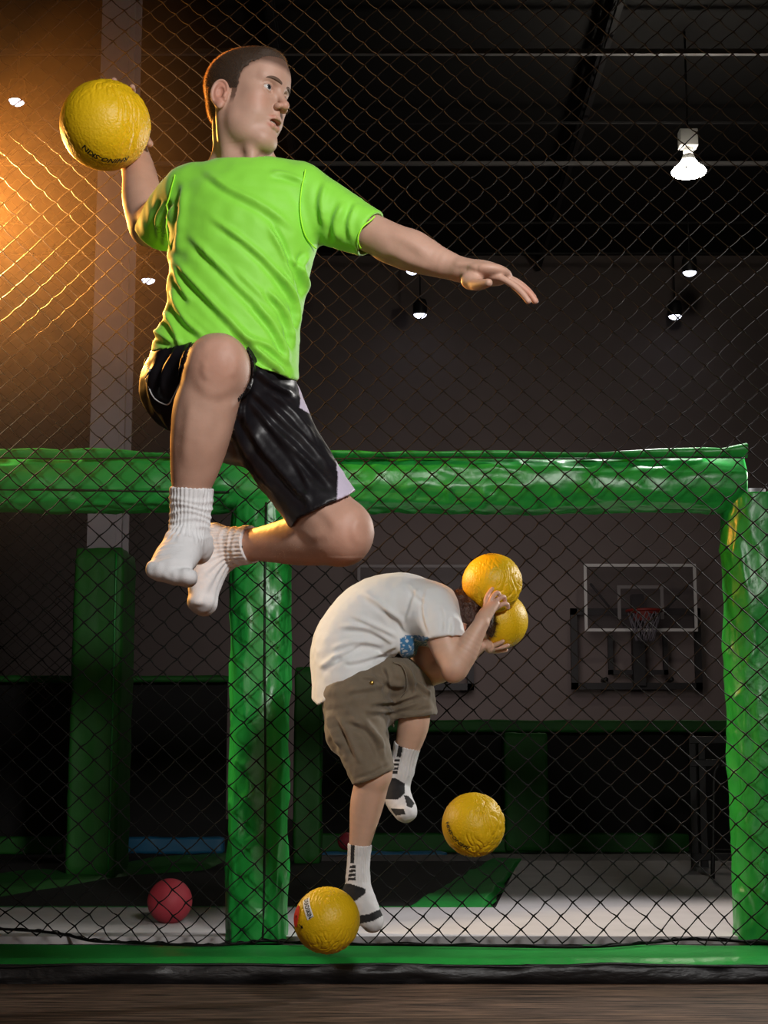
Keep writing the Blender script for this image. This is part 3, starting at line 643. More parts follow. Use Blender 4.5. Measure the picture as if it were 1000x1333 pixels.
def loft(pts, W, D=None, u=(1, 0, 0), k=.01, mode='add', n=None):
    """tube along a curve with elliptic section: half width W along u, half depth D across"""
    pts = np.asarray(pts, float); D = W if D is None else D; n = n or (len(pts) - 1) * 4 + 1
    C = smooth_path(pts, n); s = np.linspace(0, 1, len(pts)); t = np.linspace(0, 1, n)
    def itp(y):
        y = np.broadcast_to(y, len(pts)); return smooth_path(np.stack([y, y, y], 1), n)[:, 0]
    Wn, Dn = itp(W), itp(D); u = nv(u); circ = np.allclose(Wn, Dn)
    C = C.astype(np.float32); u = u.astype(np.float32); Wn = Wn.astype(np.float32); Dn = Dn.astype(np.float32)
    AB = C[1:] - C[:-1]; L2 = np.maximum((AB * AB).sum(1), 1e-12); hiR = np.maximum(Wn, Dn); loR = np.minimum(Wn, Dn)
    WM = np.maximum(hiR[1:], hiR[:-1]); Wm = np.minimum(loR[1:], loR[:-1])
    def f(p):
        out = np.full(len(p), 9.); c0 = (p.max(0) + p.min(0)) / 2; rad = np.linalg.norm(p.max(0) - p.min(0)) / 2
        tq = np.clip(np.einsum('ij,ij->i', c0 - C[:-1], AB) / L2, 0, 1); dq = np.linalg.norm(c0 - C[:-1] - tq[:, None] * AB, axis=1)
        for i in np.where(dq - WM <= (dq - Wm).min() + 2 * rad)[0]:
            a = C[i]; ab = C[i + 1] - a; tt = np.clip(((p - a) @ ab) / (ab @ ab), 0, 1)
            o = p - a - tt[:, None] * ab; d2 = np.einsum('ij,ij->i', o, o)
            w_ = Wn[i] + (Wn[i + 1] - Wn[i]) * tt
            if circ: dd = np.sqrt(d2) - w_; out = np.minimum(out, dd)
            else:
                dp = Dn[i] + (Dn[i + 1] - Dn[i]) * tt; ou = o @ u; q2 = ou * ou / (w_ * w_) + np.maximum(d2 - ou * ou, 0) / (dp * dp)
                q = np.sqrt(q2) + 1e-9; L = np.sqrt(d2); dd = np.where(q < 1e-6, -np.minimum(w_, dp), L * (1 - 1 / q)); dd = np.where(L < 1e-6, -np.minimum(w_, dp), dd)
                out = np.minimum(out, np.maximum(dd, -np.minimum(w_, dp)))
        return out
    return Op(f, pts, max(np.max(W), np.max(D)) , k, mode)
def plane(pt, nrm, k=0.0, mode='int'):
    """keeps the side the normal points away from"""
    pt = np.asarray(pt, float); nrm = nv(nrm); return Op(lambda p: (p - pt) @ nrm, [[-50] * 3, [50] * 3], 0, k, mode)
def region(f, k=0.0, mode='int'): return Op(f, [[-50] * 3, [50] * 3], 0, k, mode)
def sdf(ops, p, pad=None):
    d = np.full(len(p), .5, np.float32); pd = pad
    for o in ops:
        pad = o.k + .006 if pd is None else pd
        m = np.all((p > o.lo - pad) & (p < o.hi + pad), axis=1)
        if not m.any(): continue
        if m.all(): v = o.f(p); dm = d
        else: v = o.f(p[m]); dm = d[m]
        r = smin(dm, v, o.k) if o.mode == 'add' else (-smin(-dm, v, o.k) if o.mode == 'sub' else -smin(-dm, -v, o.k))
        if m.all(): d = r
        else: d[m] = r
    return d
def group_op(ops, mode='add', k=.0, off=0.0):
    """a whole list as one op"""
    A = [o for o in ops if o.mode == 'add']; lo = np.min([o.lo for o in A], 0); hi = np.max([o.hi for o in A], 0)
    return Op(lambda p: sdf(ops, p) - off, [lo, hi], max(off, 0), k, mode)
_ED = [(0, 1), (2, 3), (4, 5), (6, 7), (0, 2), (1, 3), (4, 6), (5, 7), (0, 4), (1, 5), (2, 6), (3, 7)]
_CO = np.array([(a, b, c) for a in (0, 1) for b in (0, 1) for c in (0, 1)])
def mesh_sdf(ops, h, B=14):
    A = [o for o in ops if o.mode == 'add']; lo = np.min([o.lo for o in A], 0) - .03; hi = np.max([o.hi for o in A], 0) + .03
    nb = np.ceil((hi - lo) / (h * B)).astype(int) + 1; S = h * B; rad = S * .87
    bi = np.stack(np.meshgrid(*[np.arange(k) for k in nb], indexing='ij'), -1).reshape(-1, 3); cen = lo + (bi + .5) * S
    near = np.zeros(len(bi), bool)
    for o in A: near |= np.all((cen > o.lo - S) & (cen < o.hi + S), axis=1)
    bi = bi[near]; cen = cen[near]; dc = sdf(ops, cen, pad=S + .03); keep = np.abs(dc) < rad * 1.35 + .012; bi = bi[keep]
    g = np.stack(np.meshgrid(*[np.arange(-1, B + 1)] * 3, indexing='ij'), -1).reshape(-1, 3); n = B + 2; big = nb * B + 4
    tg = np.stack(np.meshgrid(*[np.arange(4)] * 3, indexing='ij'), -1).reshape(-1, 3); og = tg.copy()
    tidx = np.array([[((t[0] * 4 + o[0]) * n + t[1] * 4 + o[1]) * n + t[2] * 4 + o[2] for o in og] for t in tg])
    VV = []; II = []; QQ = []
    for b in bi:
        org = b * B; p = (lo + (g + org) * h).astype(np.float32)
        act = [o for o in ops if np.all((p[0] < o.hi + o.k + .006) & (p[-1] > o.lo - o.k - .006))]
        if not any(o.mode == 'add' for o in act): continue
        tc_ = (lo + (tg * 4 + .5 + org) * h).astype(np.float32); dt = sdf(act, tc_, pad=h * 4 + .03); kt = np.abs(dt) < h * 4.6 + .004
        if not kt.any(): continue
        Dt = np.repeat(dt[:, None], 64, 1); fine = sdf(act, p[tidx[kt].ravel()]); Dt[kt] = fine.reshape(-1, 64)
        D = np.empty(n ** 3, np.float32); D[tidx] = Dt; D = D.reshape(n, n, n); ins = D < 0
        if ins.all() or not ins.any(): continue
        m = n - 1
        cor = np.stack([ins[a:a + m, b_:b_ + m, c:c + m] for a, b_, c in _CO], -1); s = cor.sum(-1); mix = (s > 0) & (s < 8)
        ci = np.argwhere(mix)
        dv = np.stack([D[ci[:, 0] + a, ci[:, 1] + b_, ci[:, 2] + c] for a, b_, c in _CO], 1)
        acc = np.zeros((len(ci), 3)); cnt = np.zeros(len(ci))
        for e0, e1 in _ED:
            a_, b_ = dv[:, e0], dv[:, e1]; x = (a_ < 0) != (b_ < 0); t = np.where(x, a_ / np.where(x, a_ - b_, 1), 0)
            acc += np.where(x[:, None], _CO[e0] + t[:, None] * (_CO[e1] - _CO[e0]), 0); cnt += x
        gc = ci - 1 + org + 1
        VV.append(lo + (ci - 1 + org + acc / cnt[:, None]) * h); II.append((gc[:, 0] * big[1] + gc[:, 1]) * big[2] + gc[:, 2])
        for ax in range(3):
            o1, o2 = [(1, 2), (2, 0), (0, 1)][ax]
            sl = [slice(1, n - 1)] * 3; sh = [slice(1, n - 1)] * 3; sh[ax] = slice(2, n)
            a_ = ins[tuple(sl)]; b_ = ins[tuple(sh)]; e = np.argwhere(a_ != b_)
            if not len(e): continue
            flip = a_[e[:, 0], e[:, 1], e[:, 2]]; pt = e + org + 1     # +1: shifted ids
            def cid(d1, d2):
                q = pt.copy(); q[:, o1] += d1; q[:, o2] += d2; return (q[:, 0] * big[1] + q[:, 1]) * big[2] + q[:, 2]
            q4 = np.stack([cid(-1, -1), cid(0, -1), cid(0, 0), cid(-1, 0)], 1); q4[~flip] = q4[~flip][:, ::-1]; QQ.append(q4)
    V = np.vstack(VV); I = np.concatenate(II); Q = np.vstack(QQ)
    u, first = np.unique(I, return_index=True); V = V[first]; idx = np.searchsorted(u, Q); idx = np.clip(idx, 0, len(u) - 1)
    ok = np.all(u[idx] == Q, axis=1); return V, idx[ok]
def keep_big(V, Q, mn=400):
    n = len(V); lab = np.arange(n)
    for _ in range(400):
        m = lab[Q].min(1); new = lab.copy()
        for k in range(4): np.minimum.at(new, Q[:, k], m)
        new = new[new]; new = new[new]
        if (new == lab).all(): break
        lab = new
    cnt = np.bincount(lab, minlength=n); Q = Q[cnt[lab[Q[:, 0]]] >= mn]; u, inv = np.unique(Q, return_inverse=True); return V[u], inv.reshape(Q.shape)
def normals(V, Q):
    n = np.cross(V[Q[:, 2]] - V[Q[:, 0]], V[Q[:, 3]] - V[Q[:, 1]]); N = np.zeros_like(V)
    for k in range(4): np.add.at(N, Q[:, k], n)
    return N / (np.linalg.norm(N, axis=1, keepdims=True) + 1e-12)
def relax(V, Q, it=1, f=.5):
    a = Q.T.ravel(); b = np.roll(Q, -1, axis=1).T.ravel(); n = len(V); c = np.bincount(a, minlength=n)
    for _ in range(it):
        S = np.stack([np.bincount(a, V[b, k], n) for k in range(3)], 1)
        V = V + f * (S / np.maximum(c, 1)[:, None] - V)
    return V
def seg_signed(px, py, pl):
    """distance to a polyline in the picture plane and signed side, with fade at its ends"""
    pl = smooth_path([(a, b, 0) for a, b in pl], max(8, len(pl) * 4))[:, :2]; best = np.full(len(px), 1e9); sd = best.copy(); tt = best * 0; n = len(pl) - 1
    for i in range(n):
        a = pl[i]; ab = pl[i + 1] - a; L2 = ab @ ab; t = np.clip(((px - a[0]) * ab[0] + (py - a[1]) * ab[1]) / L2, 0, 1)
        ox = px - a[0] - t * ab[0]; oy = py - a[1] - t * ab[1]; d = np.hypot(ox, oy); s = np.sign(ab[0] * oy - ab[1] * ox); m = d < best
        best = np.where(m, d, best); sd = np.where(m, d * s, sd); tt = np.where(m, (i + t) / n, tt)
    return best, sd, tt
def folds(V, N, lines, front=-.15):
    """cloth folds: ridge with a valley beside it, running along traced lines on the side that shows"""
    px, py = proj(V); fac = np.clip((-N[:, 1] - front) * 4, 0, 1); out = np.zeros(len(V))
    for (pl, wd, amp) in lines:
        d, s, t = seg_signed(px, py, pl); fade = np.clip(t * 5, 0, 1) * np.clip((1 - t) * 5, 0, 1)
        m = d < wd * 4
        prof = np.exp(-(s / wd) ** 2) - .75 * np.exp(-((s - 1.5 * wd) / wd) ** 2)
        out += np.where(m, amp * prof * fade, 0)
    return out * fac
def inpoly(px, py, poly):
    c = np.zeros(len(px), bool); n = len(poly)
    for i in range(n):
        x1, y1 = poly[i]; x2, y2 = poly[(i + 1) % n]
        if y1 == y2: continue
        c ^= ((y1 > py) != (y2 > py)) & (px < (x2 - x1) * (py - y1) / (y2 - y1) + x1)
    return c

# ================================================================ HEAD (local axes: x forward, y left, z up)
def head_parts(O, Rm, s, man=True):
    """Rm rows = forward, left, up in world; returns dict of op lists"""
    O = np.asarray(O, float)
    T = lambda x, y, z: O + s * (np.array([x, y, z], float) @ Rm)
    E = lambda c, r, k, mode='add', rot=None: ell(T(*c), np.array(r) * s, Rm if rot is None else rot @ Rm, k * s, mode)
    C = lambda a, b, ra, rb, k, mode='add': cone(T(*a), T(*b), ra * s, rb * s, k * s, mode)
    sk = [E((-.012, 0, .036), (.094, .074, .077), .0), E((.030, 0, .034), (.062, .062, .066), .03), E((.030, 0, -.03), (.058, .055, .075), .03)]
    for y in (1, -1):
        sk += [C((.004, .051 * y, -.030), (.016, .044 * y, -.074), .016, .015, .028), C((.016, .044 * y, -.074), (.068, .014 * y, -.110), .015, .015, .028)]
        sk += [E((.054, .038 * y, -.020), (.024, .022, .020), .026), E((.030, .040 * y, -.055), (.036, .020, .034), .025)]
        sk += [E((.052, .030 * y, -.055), (.028, .020, .024), .02)]
        sk += [C((.082, .012 * y, .024), (.072, .044 * y, .026), .0090, .0075, .014)]    # brow ridge
    sk += [E((.069, 0, -.109), (.021, .026, .019), .022), E((.018, 0, -.098), (.054, .050, .034), .03), E((.070, 0, -.066), (.021, .026, .026), .02), E((.06, 0, .05), (.036, .046, .04), .03)]
    for y in (1, -1): sk += [E((.093, .031 * y, .003), (.020, .017, .012), .012, 'sub')]
    # nose
    sk += [C((.080, 0, .016), (.108, 0, -.026), .0075, .0095, .010), E((.110, 0, -.030), (.010, .0095, .009), .006)]
    for y in (1, -1):
        sk += [E((.100, .0125 * y, -.034), (.010, .0065, .0075), .005)]
    sk += [C((.088, 0, -.040), (.092, 0, -.050), .008, .007, .008)]
    for y in (1, -1): sk += [E((.1035, .0070 * y, -.0425), (.0055, .0036, .0045), .002, 'sub')]
    # eyes: lids over the eyeball, almond opening
    for y in (1, -1):
        e = np.array((.0735, .031 * y, .004))
        sk += [E(e, (.0142, .0150, .0142), .004)]
        sk += [C((.083, .019 * y, .0025), (.079, .044 * y, .0035), .0042, .0030, .003, 'sub'), E((.0862, .0315 * y, .0032), (.0090, .0140, .0064), .002, 'sub')]
    # mouth
    sk += [C((.094, -.009, -.0605), (.096, 0, -.0585), .0060, .0062, .004), C((.094, .009, -.0605), (.096, 0, -.0585), .0060, .0062, .004)]
    for y in (1, -1): sk += [C((.093, .010 * y, -.0610), (.081, .0245 * y, -.0665), .0056, .0030, .004), C((.0905, .009 * y, -.0790), (.080, .0235 * y, -.0690), .0062, .0030, .004)]
    sk += [C((.0905, -.009, -.079), (.0905, .009, -.079), .0066, .0066, .004)]
    op = .0062 if man else .003
    sk += [E((.092, 0, -.0695), (.014, .0175, op), .002, 'sub')]
    # ears
    for y in (1, -1):
        yaw = -.42 * y
        Re = np.array([[math.cos(yaw), math.sin(yaw), 0], [-math.sin(yaw), math.cos(yaw), 0], [0, 0, 1]]) if y > 0 else np.array([[math.cos(yaw), math.sin(yaw), 0], [-math.sin(yaw), math.cos(yaw), 0], [0, 0, 1]])
        ec = np.array((-.014, .0785 * y, -.023))
        sk += [E(ec, (.0185, .0060, .031), .006, 'add', Re)]
        hx = []
        for q in np.linspace(-.2, 1.25, 12) * math.pi:
            lx, lz = .0178 * math.cos(q), .0285 * math.sin(q) + .003
            hx.append(ec + np.array([lx * Re[0, 0], lx * Re[0, 1], lz]) + np.array([0, .0025 * y, 0]))
        sk += [loft([T(*h) for h in hx], .0036 * s, k=.002 * s, n=16)]
        sk += [E(ec + (.003, .0045 * y, .002), (.0085, .0060, .0135), .003, 'sub', Re), E(ec + (.004, .001 * y, -.027), (.007, .004, .008), .005, 'add', Re)]
        sk += [C(tuple(ec + (.014, -.001 * y, .001)), tuple(ec + (.0125, 0, -.007)), .0045, .004, .003)]
        sk += [loft([T(*(ec + np.array(o_) * (1, y, 1))) for o_ in ((-.008, .002, .010), (-.004, .0025, .004), (-.005, .0025, -.008), (.002, .0025, -.014))], .0026 * s, k=.002 * s, n=8)]
    hl = np.array([(-.2, -.100), (-.07, -.095), (-.040, -.070), (-.034, -.03), (-.012, .006), (.006, -.034), (.019, -.032), (.023, .004), (.031, .034), (.050, .054), (.066, .062), (.088, .060), (.2, .060)] if man else
                  [(-.2, -.085), (-.06, -.08), (-.034, -.055), (-.030, -.01), (-.012, .02), (.004, -.022), (.024, -.02), (.030, .012), (.048, .03), (.07, .04), (.2, .04)])
    def reg(p):
        q = (p - O) @ Rm.T / s; z0 = np.interp(q[:, 0] + .003 * vnoise(q * 160), hl[:, 0], hl[:, 1]) + .004 * vnoise(q * 220); return (z0 - q[:, 2]) * .6 * s
    off = .0042 if man else .016
    hair = [E((-.012, 0, .036), (.094 + off, .074 + off, .077 + off), .0), E((.030, 0, .034), (.062 + off, .062 + off, .066 + off), .03), E((-.02, 0, -.02), (.070 + off, .058 + off * .5, .06), .02)]
    if man: hair += [E((.060, -.01, .088), (.024, .038, .013), .02)]
    hair += [region(reg, .002)]
    return dict(hl=hl, skin=sk, hair=hair, T=T, E=E, C=C, O=O, Rm=Rm, s=s)
def head_matrix(f, upv):
    f = nv(f); l = nv(np.cross(upv, f)); return np.array([f, l, np.cross(f, l)])
def eyes(hd, parent, gaze):
    T, Rm, s = hd['T'], hd['Rm'], hd['s']; g = nv(np.array(gaze) @ Rm)
    V, Fc = ico(5)
    for y in (1, -1):
        c = T(.0735, .031 * y, .004); a = np.arccos(np.clip(V @ g, -1, 1)); col = np.ones((len(V), 3)) * (.60, .57, .54)
        col[a < .50] = (.03, .02, .015); col[a < .47] = (.045, .05, .055); col[a < .24] = (.004, .004, .004)
        link('eyeball', c + V * .0124 * s * (1 + .02 * (a < .47)[:, None]), Fc, M['eye'], parent, col=col)
def head_color(V, hd, base, stubble=False):
    q = (V - hd['O']) @ hd['Rm'].T / hd['s']; col = np.ones((len(V), 3)) * base
    def blob(c, r, colr, amt):
        d = np.linalg.norm((q - c) / r, axis=1); wgt = (np.clip(1.3 - d, 0, .5) * 2 * amt)[:, None]
        col[:] = col * (1 - wgt) + np.array(colr) * wgt
    for y in (1, -1):
        blob((.088, .010 * y, -.0605), (.012, .0135, .0048), (1.0, .55, .5), .6); blob((.086, .009 * y, -.0785), (.014, .0135, .0062), (1.0, .55, .5), .6)
        blob((-.014, .080 * y, -.023), (.02, .012, .032), (1.1, .62, .52), .5)
        blob((.06, .042 * y, -.03), (.03, .02, .025), (1.05, .76, .68), .35)
    if stubble:      # very short hair thins out at the hairline
        hl = hd['hl']; z0 = np.interp(q[:, 0] + .002 * vnoise(q * 200), hl[:, 0], hl[:, 1]); wgt = np.clip((q[:, 2] - z0 + .012) / .016, 0, 1) * (np.linalg.norm((q - (-.014, 0, -.023)) * (1, 0, .6), axis=1) > .024) * (q[:, 2] > -.12)
        wgt = wgt[:, None] * .85; col[:] = col * (1 - wgt) + np.array((.16, .13, .11)) * wgt
    blob((.108, 0, -.034), (.016, .018, .016), (1.05, .72, .64), .4)
    blob((.088, 0, -.0695), (.012, .018, .0045), (.25, .10, .08), .9)
    return col
def blades(V, N, n, ln, wd, lean, mask=None, seed=1):
    rs = np.random.RandomState(seed); idx = np.arange(len(V)) if mask is None else np.where(mask)[0]
    k = rs.choice(idx, n); b = V[k]; d = N[k] + lean + rs.normal(0, .22, (n, 3)); d /= np.linalg.norm(d, axis=1, keepdims=True)
    sd = np.cross(d, rs.normal(0, 1, (n, 3))); sd /= np.linalg.norm(sd, axis=1, keepdims=True)
    L = ln * rs.uniform(.6, 1.2, (n, 1)); b = b - d * .001
    W = np.stack([b - sd * wd, b + sd * wd, b + d * L], 1).reshape(-1, 3)
    return W, np.arange(3 * n).reshape(n, 3)
# ================================================================ HANDS
def finger(pts, r0, r1, k=.004):
    return loft(pts, np.linspace(r0, r1, len(pts)), k=k, n=(len(pts) - 1) * 4 + 1)
# ================================================================ THE THROWER
SM = 560.0
def A(px, py, dy=0.0): return P(px, py, SY + dy)
def r_(v): return np.asarray(v, float) / SM
thr = empty('person', tuple(A(300, 795, .1) ), 'young man jumping in neon green shirt and black shorts, ball raised in one hand', 'person')
hf = nv((math.cos(math.radians(30)), -math.sin(math.radians(30)), -.10))
up0 = nv((.07, .06, 1.0)); HM = head_matrix(hf, up0)
HO = A(321, 129, .0)
hd = head_parts(HO, HM, 1.04, True)
def man_body():
    o = []
    # torso
    o += [loft([A(320, 232), A(318, 262), A(316, 310), A(308, 370), A(300, 425), A(292, 480)], r_([60, 84, 86, 78, 76, 80]), r_([36, 48, 54, 50, 48, 52]), k=0)]
    # neck
    o += [loft([HO + (-.02, .01, -.02), A(309, 178, .025), A(318, 212, .03), A(322, 245, .03)], r_([34, 33, 36, 46]), k=.012)]
    o += [cone(A(296, 190, .02), A(270, 238, .04), r_(10), r_(16), .03), cone(A(338, 200, .02), A(372, 240, .02), r_(10), r_(16), .03)]
    o += [cone(hd['T'](-.022, -.058, -.035), A(302, 236, .0), .014, .016, .025), cone(hd['T'](-.022, .058, -.035), A(352, 236, .03), .017, .020, .025)]
    o += [cone(A(326, 196, -.045), A(330, 228, -.045), r_(5), r_(6), .012)]
    # raised right arm (left in the picture)
    S, El, Wr = A(240, 250, .03), A(193, 292, .20), A(166, 172, .30)
    o += [loft([S, A(220, 272, .11), El], r_([32, 28, 25]), k=.02)]
    o += [loft([El + (0, 0, -.012), A(186, 262, .225), A(181, 225, .25), Wr], r_([25, 28, 24, 17]), k=.012)]
    c, R = BALL_A
    # hand wraps the back of the ball
    pc = c + nv(A(166, 140, .3) - c) * (R + .016)
    o += [loft([Wr, c + nv(A(168, 158, .30) - c) * (R + .017), pc], r_([16, 21, 23]), r_([13, 12, 10]), u=(1, 0, .3), k=.01)]
    def wrap(p0, p1, n=5, lift=.008):
        a = nv(p0 - c); b = nv(p1 - c); om = math.acos(np.clip(a @ b, -1, 1)); return [c + (math.sin((1 - t) * om) * a + math.sin(t * om) * b) / math.sin(om) * (R + lift) for t in np.linspace(0, 1, n)]
    for (s0, s1) in [((172, 148, .3), (173, 112, .17)), ((166, 143, .31), (149, 101, .17)), ((158, 143, .32), (127, 112, .26)), ((150, 148, .33), (108, 128, .29))]:
        o += [finger(wrap(A(*s0), A(*s1)), .0095, .0075)]
    o += [finger(wrap(A(172, 160, .3), A(192, 186, .22), 4), .011, .0085)]
    # left arm, stretched out
    S, El, Wr = A(398, 258, .0), A(512, 318, -.05), A(604, 352, -.10)
    o += [loft([A(380, 252, 0), S, A(455, 290, -.02), A(495, 309, -.04), El], r_([36, 34, 27, 25.5, 25]), k=.02)]
    o += [loft([A(505, 316, -.045), A(535, 326, -.06), A(568, 340, -.08), Wr], r_([25, 27, 20.5, 14]), k=.008)]
    h0 = Wr; kn = A(634, 357, -.11)
    o += [loft([Wr, A(625, 355, -.105), kn], r_([14, 15, 12]), r_([20, 27, 32]) , u=(0.1, 0, 1), k=.012)]
    # fingers: spread across in depth, index nearest
    for (dz, a, b_, c_, t_, r) in [(-.036, (652, 362), (668, 371), (680, 382), (688, 392), .0088), (-.012, (656, 361), (674, 370), (688, 381), (697, 392), .0090), (.012, (656, 360), (673, 367), (686, 377), (695, 387), .0086), (.034, (650, 360), (664, 367), (674, 375), (681, 384), .0078)]:
        o += [finger([A(a[0] - 12, a[1] - 2, -.11 + dz * .8), A(*a, -.112 + dz), A(*b_, -.115 + dz * 1.1), A(*c_, -.118 + dz * 1.15), A(*t_, -.12 + dz * 1.2)], r, r * .80)]
    o += [finger([A(612, 362, -.12), A(618, 370, -.155), A(628, 370, -.185), A(636, 368, -.205)], .0165, .0095, .008)]
    o += [ell(A(614, 365, -.135), (.024, .02, .02), k=.012)]
    # legs
    K = A(284, 480, -.13)
    o += [loft([A(252, 512, .20), A(266, 495, .03), K], r_([40, 40, 40]), k=.03)]
    o += [ell(A(283, 472, -.145), r_([36, 34, 36]), k=.02), ell(A(291, 462, -.17), r_([20, 14, 20]), k=.02)]
    o += [loft([A(280, 492, -.125), A(268, 528, -.105), A(261, 565, -.09), A(254, 605, -.072), A(248, 640, -.06), A(247, 684, -.045)], r_([38, 40, 37.5, 31, 23, 20]), r_([38, 42, 42, 33, 23.5, 22]), k=.02)]
    o += [cone(A(275, 500, -.17), A(252, 640, -.075), r_(10), r_(6), .02)]
    K2 = A(444, 694, -.03)
    o += [loft([A(328, 515, .10), A(368, 585, .05), A(410, 650, .0), K2], r_([44, 40, 38, 40]), k=.02)]
    o += [ell(A(452, 692, -.04), r_([31, 32, 38]), k=.02), loft([A(438, 700, -.02), A(400, 702, .04), A(362, 706, .10), A(328, 709, .16)], r_([34, 34, 27, 20]), k=.02)]
    # feet
    o += man_foot(0)
    return o
def man_foot(off):
    o = []
    o += [loft([A(247, 684, -.045), A(241, 708, -.06), A(229, 727, -.115), A(222, 740, -.155)], r_([20, 22, 27, 27]) + off, r_([21, 24, 19, 13]) + off, u=(1, 0, .2), k=.01), ell(A(258, 712, -.01), r_([17, 24, 20]) + off, k=.02)]
    for i, (px, py) in enumerate([(244, 752), (231, 751), (220, 748), (210, 744), (201, 739)]):
        o += [ell(A(px, py, -.175 + .006 * i), r_([10.5, 13, 9.5][0:3]) * (1.05 - .07 * i) + off * .7, k=.008)]
    o += [loft([A(328, 709, .16), A(304, 712, .19), A(287, 712, .21)], r_([20, 22, 24]) + off, k=.015), ell(A(278, 700, .235), r_([17, 20, 18]) + off, k=.02)]
    o += [loft([A(285, 716, .21), A(274, 735, .20), A(266, 758, .19), A(264, 778, .18)], r_([24, 21, 18.5, 16]) + off, r_([24, 26, 26, 22]) + off, u=(1, 0, .2), k=.02), ell(A(262, 785, .17), r_([15, 22, 10.5]) + off, k=.012)]
    return o
body_ops = man_body()
zn = A(318, 224)[2]; NX = A(318, 222)[0]
def cut_neck(V, Q, z, above):
    # drop the part of the surface above (or below) height z that belongs to the neck
    m = (V[Q][:, :, 2].mean(1) > z) == above; sub = Q[m]; lab = np.arange(len(V))
    for _ in range(400):
        k = lab[sub].min(1); new = lab.copy()
        for c_ in range(4): np.minimum.at(new, sub[:, c_], k)
        new = new[new]
        if (new == lab).all(): break
        lab = new
    tgt = np.argmin(np.linalg.norm(V - (HO if above else A(320, 238, .03)), axis=1) + (V[:, 2] <= z if above else V[:, 2] >= z) * 9)
    drop = m & (lab[Q[:, 0]] == lab[tgt]); Q = Q[~drop]; u, inv = np.unique(Q, return_inverse=True); return V[u], inv.reshape(Q.shape)
Vb, Qb = mesh_sdf(body_ops, .0032)
Vb, Qb = cut_neck(Vb, Qb, zn, True)
hops = hd['skin']
neck = body_ops[1:7]
Vh, Qh = mesh_sdf(hops + [Op(o.f, [o.lo, o.hi], 0, .022, 'add') for o in neck], .00155)
Vh, Qh = cut_neck(Vh, Qh, zn + .006, False)
pxb, pyb = proj(Vb); legm = np.clip((pyb - 425) / 10, 0, 1)[:, None] * (pyb < 725)[:, None] * (1 - (inpoly(pxb, pyb, [(190, 690), (272, 690), (272, 800), (190, 800)]))[:, None])
Vr = relax(Vb, Qb, 26); Vb = Vb * (1 - legm) + Vr * legm
armm = np.clip((575 - pxb) / 20, 0, 1)[:, None] * (pyb < 425)[:, None] * (pxb > 200)[:, None]; Vb = Vb * (1 - armm) + Vr * armm
Nb0 = normals(Vb, Qb)
KF = [([(255, 492), (268, 508), (288, 512), (306, 498)], 7, .0014), ([(262, 455), (272, 444), (290, 441), (306, 450)], 6, .0012), ([(250, 520), (244, 560), (240, 610)], 7, .0022), ([(300, 510), (296, 550), (285, 590)], 8, .0020), ([(268, 470), (266, 484), (274, 496)], 5, .0012), ([(305, 462), (306, 478), (300, 492)], 5, .0012),
      ([(405, 655), (425, 668), (440, 690)], 7, .0022), ([(425, 700), (405, 708), (380, 690)], 6, -.002), ([(470, 670), (462, 690), (468, 712)], 6, .0018), ([(505, 302), (530, 312), (560, 332)], 7, .002), ([(500, 325), (530, 340), (565, 352)], 6, .002), ([(590, 345), (606, 344), (625, 352)], 4, .002)]
Vb = Vb + Nb0 * (folds(Vb, Nb0, KF) + .0006 * vnoise(Vb * 35))[:, None]
Vs = np.vstack([Vb, Vh]); Qs = np.vstack([Qb, Qh + len(Vb)])
cb = np.ones((len(Vb), 3)); ch = head_color(Vh, hd, (1, 1, 1), True)
def tint(V, col, c, r, colr, amt):
    d = np.linalg.norm(V - c, axis=1) / r; w_ = (np.clip(1 - d, 0, 1) * amt)[:, None]; col[:] = col * (1 - w_) + np.array(colr) * w_
tint(Vb, cb, A(283, 470, -.2), .09, (1.05, .80, .74), .5); tint(Vb, cb, A(455, 692, -.1), .09, (1.05, .82, .76), .5); tint(Vb, cb, A(690, 388, -.12), .06, (1.08, .74, .66), .7)
bo = link('body', Vs, Qs, M['skin'], thr, col=np.vstack([cb, ch]))
bm = bmesh.new(); bm.from_mesh(bo.data); ed = [e_ for e_ in bm.edges if e_.is_boundary]
try: r = bmesh.ops.bridge_loops(bm, edges=ed); print('NECK bridged', len(ed), len(r['faces']))
except Exception as ex: print('NECK not bridged', len(ed), ex)
for f_ in bm.faces: f_.smooth = True
bm.to_mesh(bo.data); bm.free()
eyes(hd, thr, (.90, -.22, .0))
Vx, Qx = mesh_sdf(hd['hair'], .0023)
Nx = normals(Vx, Qx)
hr = link('hair', Vx + Nx * (.0006 * vnoise(Vx * 900))[:, None], Qx, M['hair_man'], thr)
W, Tq = blades(Vx, Nx, 42000, .0055, .00022, np.array([0, 0, .1]), Nx @ nv(Vx.mean(0) - HO) > -2)
link('strands', W, Tq, M['strand'], hr, smooth=False, kind='stuff')
T_, E_, C_ = hd['T'], hd['E'], hd['C']
def face_pt(y, z, lift):
    xs = np.linspace(.125, .05, 90); v = sdf(hd['skin'], np.array([T_(x, y, z) for x in xs]).astype(np.float32)); k = np.argmax(v < 0); return T_(xs[k] + lift, y, z)
for y in (1, -1):
    pts = [face_pt(.011 * y, .0215, -.0006), face_pt(.020 * y, .0238, -.0004), face_pt(.030 * y, .0250, -.0004), face_pt(.040 * y, .0240, -.0006), face_pt(.048 * y, .0205, -.0012)]
    Vx, Qx = mesh_sdf([loft(pts, [.0022, .0028, .0028, .0022, .0012], [.0036, .0044, .0042, .0032, .0015], u=hf, k=0)], .0011)
    eb = link('eyebrow', Vx, Qx, M['brow'], thr)
Vx, Qx = mesh_sdf([E_((.0795, 0, -.0672), (.008, .016, .0042), 0)], .0012); link('teeth', Vx, Qx, M['teeth'], thr)
